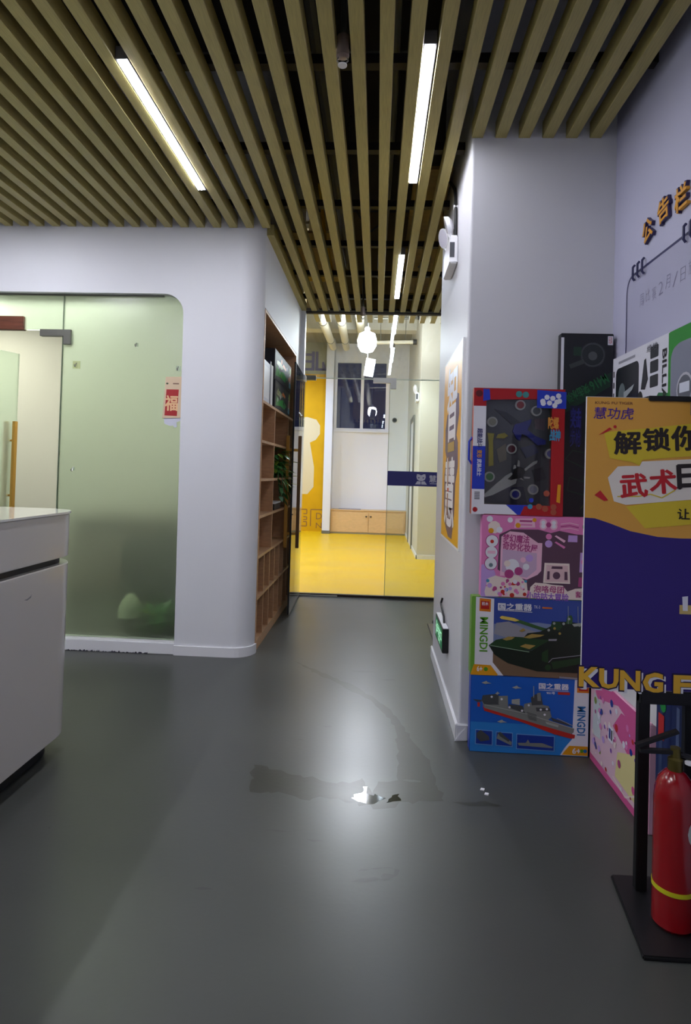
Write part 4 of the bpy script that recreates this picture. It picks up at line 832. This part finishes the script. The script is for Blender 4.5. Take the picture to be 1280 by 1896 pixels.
# ================================================================== POSTER STAND AND EXTINGUISHER
YP = 1.84
st = thing('poster_stand', 'black floor stand holding a gold and purple martial arts poster', 'poster stand', (.83, YP, 0))
MB().prism([(.70,1.60),(.95,1.60),(.95,1.925),(.74,1.92)], (0,0,0), (1,0,0), (0,1,0), (0,0,1), 0, .012, BLACK).build('base_plate', st, bevel=.003)
for x in (.799, .931): B('upright', (x-.016, YP+.006, .012), (x+.016, YP+.030, 1.45), BLACK, st, .002)
B('cross_bar', (.783, YP-.004, .555), (.947, YP+.026, .592), BLACK, st, .002); B('cross_bar', (.79, YP-.006, 1.437), (1.0, YP+.02, 1.452), BLACK, st, .002)
PY = M('poster_amber', (226, 166, 66), .45); PYL = M('poster_lemon', (222, 196, 44), .45); PP = M('poster_violet', (44, 24, 118), .45); PPD = M('poster_ink', (30,14,60), .45)
board = B('poster_board', (.612, YP, .594), (1.045, YP+.006, 1.446), WPLA, st)
p = pr(.612, .594, YP); W, Hh = .433, .852; S = .00158
def q(pts): return [((x-40)*S*.981+.002, (1835-y)*.852/1792) for x, y in pts]
K = .852/1792; KX = .295/635    # poster face units
def q(pts): return [((x-45)*KX, (1838-y)*K) for x, y in pts]
p.rect(.001,.001,W-.001,Hh-.001, PY, 0)
p.poly([(.001,.001)]+[(W-.001,.001)]+[(W-.001,(1838-900)*K)]+q([(640,905),(500,900),(330,870),(200,825),(110,798),(47,796)])+[(.001,(1838-796)*K)], PP, 1)
p.text('KUNG FU TIGER', *q([(215,83)])[0], 235*KX, 16*K, M('poster_brown_text',(120,70,50),.45), 2, bold=.01); p.text('慧功虎', *q([(215,147)])[0], 245*KX, 74*K, M('poster_royal',(72,34,140),.45), 2, bold=.01, shear=.12)
p.poly(q([(155,265),(195,425),(330,445),(380,465),(395,430),(690,400),(930,380),(930,190),(690,200),(420,235)])[::1], PYL, 2)
p.poly(q([(185,545),(225,690),(300,710),(930,640),(930,400),(600,425),(395,440),(380,468),(300,470),(245,475)]), M('poster_paper',(236,228,214),.45), 3)
p.poly(q([(300,720),(480,690),(930,645),(930,790),(600,830),(420,850)]), PYL, 2)
BT = M('poster_black_text', (34,22,16), .45); RT = M('poster_red_text', (196,26,34), .45)
p.text('解', *q([(302,327)])[0], 165*KX, 140*K, BT, 4, rot=3, bold=.05); p.text('锁', *q([(480,303)])[0], 165*KX, 140*K, BT, 4, rot=3, bold=.05); p.text('你', *q([(655,290)])[0], 165*KX, 150*K, BT, 4, rot=3, bold=.05)
p.text('武', *q([(345,590)])[0], 165*KX, 145*K, RT, 5, rot=5, bold=.05); p.text('术', *q([(525,560)])[0], 165*KX, 145*K, RT, 5, rot=5, bold=.05); p.text('日', *q([(670,525)])[0], 110*KX, 145*K, BT, 5, rot=4, bold=.085)
p.text('让', *q([(655,755)])[0], 75*KX, 65*K, BT, 4, bold=.03)
p.line(q([(245,660),(380,655),(450,640),(520,660),(600,610)]), 7*K, PYL, 4)
p.poly(q([(120,285),(190,235),(205,245),(170,265)]), RT, 3); p.disc(*q([(223,230)])[0], 10*KX, RT, 3); p.poly(q([(105,655),(140,625),(190,685),(165,690)]), RT, 3)
p.poly(q([(640,1365),(640,1310),(930,1310),(930,1365)]), M('poster_sand',(206,180,110),.45), 3); p.poly(q([(655,1260),(690,1255),(690,1345),(660,1345)]), WH, 4)
for ch, x, wd in (('K',95,130),('U',215,120),('N',345,125),('G',485,125),('F',665,110),('U',800,120)):
    yb = 1770+(x-95)*.045
    p.text(ch, *q([(x+18,yb+14)])[0], wd*KX, 128*K, WH, 5, bold=.035); p.text(ch, *q([(x,yb)])[0], (wd+16)*KX, 140*K, PPD, 6, bold=.05); p.text(ch, *q([(x,yb)])[0], wd*KX, 122*K, M('poster_letter_gold',(232,180,50),.45), 7, bold=.035)
p.build('printed_face', board)

# extinguisher
ex_, ey_ = .830, 1.725; EZ = .012
t = thing('fire_extinguisher', 'red fire extinguisher with yellow band standing on the black base plate', 'fire extinguisher', (ex_, ey_, EZ))
EXR = M('extinguisher_red', (146, 6, 18), .22, coat=.5)
MB().lathe([(.0,.004),(.046,.0),(.052,.008),(.052,.33),(.050,.355),(.042,.385),(.026,.405),(.016,.412),(.0,.412)], (ex_, ey_, EZ), EXR, 36).build('cylinder', t)
MB().lathe([(.0525,.098),(.0535,.098),(.0535,.110),(.0525,.110)], (ex_, ey_, EZ), M('band_yellow', (206,200,30), .4), 36).build('band', t)
MB().lathe([(.017,.405),(.019,.41),(.019,.44),(.013,.445),(.013,.47),(.0,.47)], (ex_, ey_, EZ), M('valve_brass', (110,100,50), .35, .7), 18).build('valve', t)
MB().obox((ex_-.045, ey_, EZ+.458), (.05,0,.0), (0,.008,0), (0,0,.005), BLACK).build('carry_handle', t)
MB().obox((ex_-.05, ey_, EZ+.492), (.055,0,.022), (0,.008,0), (-.002,0,.004), BLACK).build('squeeze_lever', t)
MB().tube([(ex_+.012,ey_,EZ+.45),(ex_+.04,ey_-.005,EZ+.445),(ex_+.07,ey_-.005,EZ+.40),(ex_+.075,ey_,EZ+.30),(ex_+.07,ey_,EZ+.18),(ex_+.066,ey_,EZ+.115)], .009, BLACKG, 10).build('hose', t)
MB().lathe([(.0,.0),(.012,.0),(.012,.006),(.0,.008)], (ex_+.028, ey_-.02, EZ+.435), WPLA, 14).build('pressure_gauge', t)
lab = MB(); N = 14; V = []
for i in range(N+1):
    for k in range(2):
        t_ = i/N; hh = .032*math.sqrt(max(0, 1-(2*t_-1)**2)); a = math.radians(-78+50*t_)
        V.append((ex_+.0527*math.cos(a), ey_+.0527*math.sin(a), EZ+.265+(hh if k else -hh)))
lab.add(V, [(2*i, 2*i+2, 2*i+3, 2*i+1) for i in range(N)], M('label_white', (206,206,200), .5), True).build('label_sticker', t)

# ================================================================== RIGHT WALL
t = thing('notice_board', 'pale notice board with dark rounded outline and faint handwriting', 'notice board', (XW-.005, 2.1, 1.0))
B('panel', (XW-.004, 1.3, 1.02), (XW-.0005, 2.684, 2.065), M('board_lilac', (172,172,196), .3), t)
p = Print((XW-.004, 2.684, 1.02), (0,-1,0), (0,0,1)); NVL = M('board_line', (50,50,92), .4)
p.line([(.0,.0),(.0,.98)]+[(.06-.06*math.cos(math.radians(a)), .985+.06*math.sin(math.radians(a))) for a in range(0, 91, 15)]+[(1.38,1.045)], .010, NVL, 1); p.build('outline', t)
for y in (2.60, 2.555, 2.51, 2.175, 2.13, 2.085):
    MB().tube([(XW-.008,y,2.035),(XW-.016,y,2.045),(XW-.016,y,2.09),(XW-.008,y,2.10)], .005, NVL, 8).build('binding_ring', t)
INK = M('marker_ink', (132,130,156), .5)
p = Print((XW-.004, 2.684, 1.02), (0,-1,0), (0,0,1))
for i, ch in enumerate('周比赛2月/日放假'):
    p.text(ch, .15+.056*i, .915+.006*math.sin(i*2), .036, .05, INK, 1, rot=4*math.sin(i), bold=-.012)
p.build('handwriting', t)
GLD = M('letter_amber', (222,156,40), .45); NVB = M('letter_navy', (50,40,88), .45)
def sign_char(ch, y, z, rot, label, sz=.088):
    O = Vector((XW-.001, y, z)); u = Vector((0,-1,0)); v = Vector((0,0,1)); n = u.cross(v); ca, sa = math.cos(math.radians(rot)), math.sin(math.radians(rot))
    t = thing('wall_letter', label, 'letter sign', O, 'raised letters above the notice board')
    for bold, d, m, nm, s in ((.05, .012, NVB, 'backing', 1.1), (.02, .0135, GLD, 'face', 1.0)):
        V, Fc = glyphs(ch, bold, 2); mb = MB(); N = len(V)
        def P(x, y_, dd): a, b = (x-.5)*sz*s, (y_-.5)*sz*s; return O+u*(a*ca-b*sa)+v*(a*sa+b*ca)+n*dd
        front = [P(x, y_, d) for x, y_ in V]; back = [P(x, y_, 0) for x, y_ in V]
        mb.add(front, Fc, m); mb.add(back, [f[::-1] for f in Fc], m)
        cnt = {}
        for f in Fc:
            for a, b in zip(f, f[1:]+f[:1]): cnt[(a, b)] = 1
        edges = [(a, b) for (a, b) in cnt if (b, a) not in cnt]
        mb.add(front+back, [(b, a, a+N, b+N) for a, b in edges], m); mb.build(nm, t)
sign_char('公', 2.475, 2.197, 18, 'raised gold and navy character, leftmost and lowest above the notice board')
sign_char('告', 2.340, 2.222, 8, 'raised gold and navy character in the middle above the notice board')
sign_char('栏', 2.207, 2.205, 2, 'raised gold and navy character nearest the right photo edge')

# ================================================================== HALL CONTENTS
t = thing('low_cabinet', 'low pale wooden cabinet with two doors under the hall window', 'cabinet', (-.15, 12.33, 0))
B('carcass', (-.895, 12.18, .0), (.595, 12.49, .455), OAKL, t, .003); B('plinth', (-.89, 12.172, 0), (.59, 12.18, .03), M('plinth_grey',(150,140,110),.5), t)
B('top', (-.9, 12.16, .455), (.6, 12.495, .475), OAKL, t, .002)
for a, b, kx in ((-.87, -.145, -.185), (-.135, .565, -.095)):
    d = B('door', (a, 12.162, .035), (b, 12.179, .43), OAKL, t, .002); MB().lathe([(.0,0),(.016,0),(.016,.02),(.0,.02)], (kx, 12.15, .34), BLACK, 12).build('knob', d)
tag(B('book', (-.75, 12.25, .4755), (-.30, 12.42, .487), M('booklet_grey', (170,160,165), .5), loc=(-.5, 12.3, .4755)), 'flat grey booklet lying on the low hall cabinet', 'booklet')
# wall lettering in the hall
VIO = M('mural_violet', (84, 74, 110), .5)
t = thing('wall_lettering', 'dull violet block lettering high on the drab hall wall', 'letter sign', (-1.4, 12.45, 3.2))
def bars(mlist, nm): 
    mb = MB()
    for x0, z0, x1, z1 in mlist: mb.box((x0, 12.435, z0), (x1, 12.449, z1), VIO)
    mb.build(nm, t)
bars([(-1.39,3.27,-1.33,3.66),(-1.62,3.27,-1.39,3.32),(-1.62,3.43,-1.39,3.48),(-1.62,3.57,-1.39,3.62)], 'letter')
bars([(-1.31,3.27,-1.255,3.66),(-1.255,3.27,-1.12,3.32)], 'letter')
MB().prism([(-1.17,3.27),(-1.08,3.27),(-1.14,3.46),(-1.18,3.44)], (0,12.449,0), (1,0,0), (0,0,1), (0,-1,0), 0, .014, VIO).build('letter', t)
t = thing('wall_mural', 'painted mural of pale blob and brown lettering on yellow hall wall', 'mural', (-1.4, 12.449, 0))
p = Print((-2.0, 12.449, 0), (1,0,0), (0,0,1)); BRL = M('mural_brown', (140,96,40), .5); BLOB = M('mural_cream', (214,196,150), .5)
p.poly([(.2,.75),(.2,2.28),(.55,2.32),(.74,2.27),(.82,2.15),(.82,1.98),(.74,1.86),(.62,1.80),(.66,1.6),(.72,1.3),(.72,.9),(.6,.75)], BLOB)
def fr_letter(ch, x0, x1, z0=.1, z1=.44):
    w3_ = .02
    if ch == 'E': segs = [[(x1,z0),(x0,z0),(x0,z1),(x1,z1),(x1,z1-.09),(x0+.09,z1-.09)],[(x1,z0),(x1,z0+.09),(x0+.09,z0+.09)],[(x0+.09,z1-.15),(x1,z1-.15),(x1,z0+.13),(x0+.09,z0+.13)]]
    else: segs = [[(x0,z0),(x0,z1),(x1,z1)]]
    for sg in segs: p.line(sg, w3_, BRL, 1)
fr_letter('E', .44, .60); fr_letter('R', .68, .94)
p.text('D', .85, .31, .12, .13, BRL, 1); p.text('N', .85, .12, .12, .11, BRL, 1)
p.build('painted_shapes', t)
# big white air pipes under the hall ceiling
PIPE = M('pipe_white', (226, 220, 200), .45)
for lab_, pa, pb in (('thick white ceiling pipe, left of three in the hall', (-.80,7.66,3.26), (-.86,11.2,3.5)), ('thick white ceiling pipe, middle of three in the hall', (-.53,7.66,3.26), (-.62,11.2,3.5)), ('thick white ceiling pipe beside the glaring bulb in the hall', (-.27,7.3,3.22), (-.34,10.8,3.6))):
    t = thing('ceiling_pipe', lab_, 'pipe', pa, 'white pipes under the hall ceiling')
    MB().tube([pa, pb], .062, PIPE, 16).build('tube', t)
    A_, B_ = Vector(pa), Vector(pb)
    for f in (.25, .75):
        c = A_.lerp(B_, f); MB().tube([c-(B_-A_).normalized()*.02, c+(B_-A_).normalized()*.02], .068, GREYM, 16).build('collar', t)
        MB().tube([c+Vector((0,0,.06)), Vector((c.x, c.y, TOP-.05))], .006, GREYM, 6).build('hanger', t)
for lab_, y, z, r in (('thin dark pipe crossing the hall under the ceiling, nearer one', 8.75, 3.42, .02), ('thin pale pipe crossing the hall under the ceiling, farther one', 9.8, 3.3, .03)):
    t = thing('ceiling_pipe', lab_, 'pipe', (.3, y, z)); MB().tube([(-.1, y, z), (.58, y, z+.02)], r, GREYM if r < .025 else PIPE, 12).build('tube', t)
    MB().tube([(.52, y, z+.02), (.58, y, z+.02)], r*1.5, BLACK, 12).build('end_collar', t)
    for x in (.0, .4): MB().tube([(x, y, z+.01), (x, y, TOP-.05)], .005, GREYM, 6).build('hanger', t)
t = thing('wall_speaker', 'small round black speaker on the far hall wall beside the window', 'speaker', (.33, 12.49, 2.2))
MB().prism(arc(.33, 2.30, .05, 0, 345, 23), (0,12.499,0), (1,0,0), (0,0,1), (0,-1,0), 0, .03, GREYM).build('housing', t); MB().prism(arc(.33, 2.30, .035, 0, 345, 23), (0,12.469,0), (1,0,0), (0,0,1), (0,-1,0), 0, .004, BLACK).build('grille', t)
# folding stand and mat beyond the column
t = thing('folding_stand', 'folded metal stand poking out low behind the column end', 'stand', (.56, 5.35, 0))
for i, (a, b) in enumerate([((.50,5.05,.012),(.66,5.30,.30)), ((.58,4.86,.012),(.60,5.22,.32)), ((.66,5.34,.012),(.56,5.10,.32))]): MB().tube([a, b], .011, STEEL, 8).build('leg', t)
for x, y in ((.50,5.05),(.58,4.86),(.66,5.34)): MB().lathe([(0,0),(.016,0),(.016,.02),(0,.025)], (x, y, 0), BLACK, 10).build('foot', t)
MB().tube([(.54,5.05,.28),(.69,5.3,.34)], .012, BLACK, 8).build('hinge_bar', t)
t = tag(B('floor_mat', (.445, 4.3, 0), (.72, 5.0, .006), M('mat_beige', (150,140,120), .8, noise=.15, nscale=60), loc=(.58, 4.65, 0)), 'beige floor mat lying beyond the column end', 'mat')
B('mat_edge', (.44, 4.3, 0), (.445, 5.0, .009), M('mat_edge', (96,88,80), .7), t)
for i, (x, y) in enumerate([(.437, 2.408), (.447, 2.375)]):
    tag(MB().prism([(x-.008,y-.006),(x+.006,y-.01),(x+.011,y+.004),(x-.002,y+.008)], (0,0,0), (1,0,0), (0,1,0), (0,0,1), .0, .003, WPLA).build('paper_scrap', None, (x, y, 0)), ['tiny white paper scrap on the grey floor, farther one', 'tiny white paper scrap on the grey floor, nearer one'][i], 'scrap')
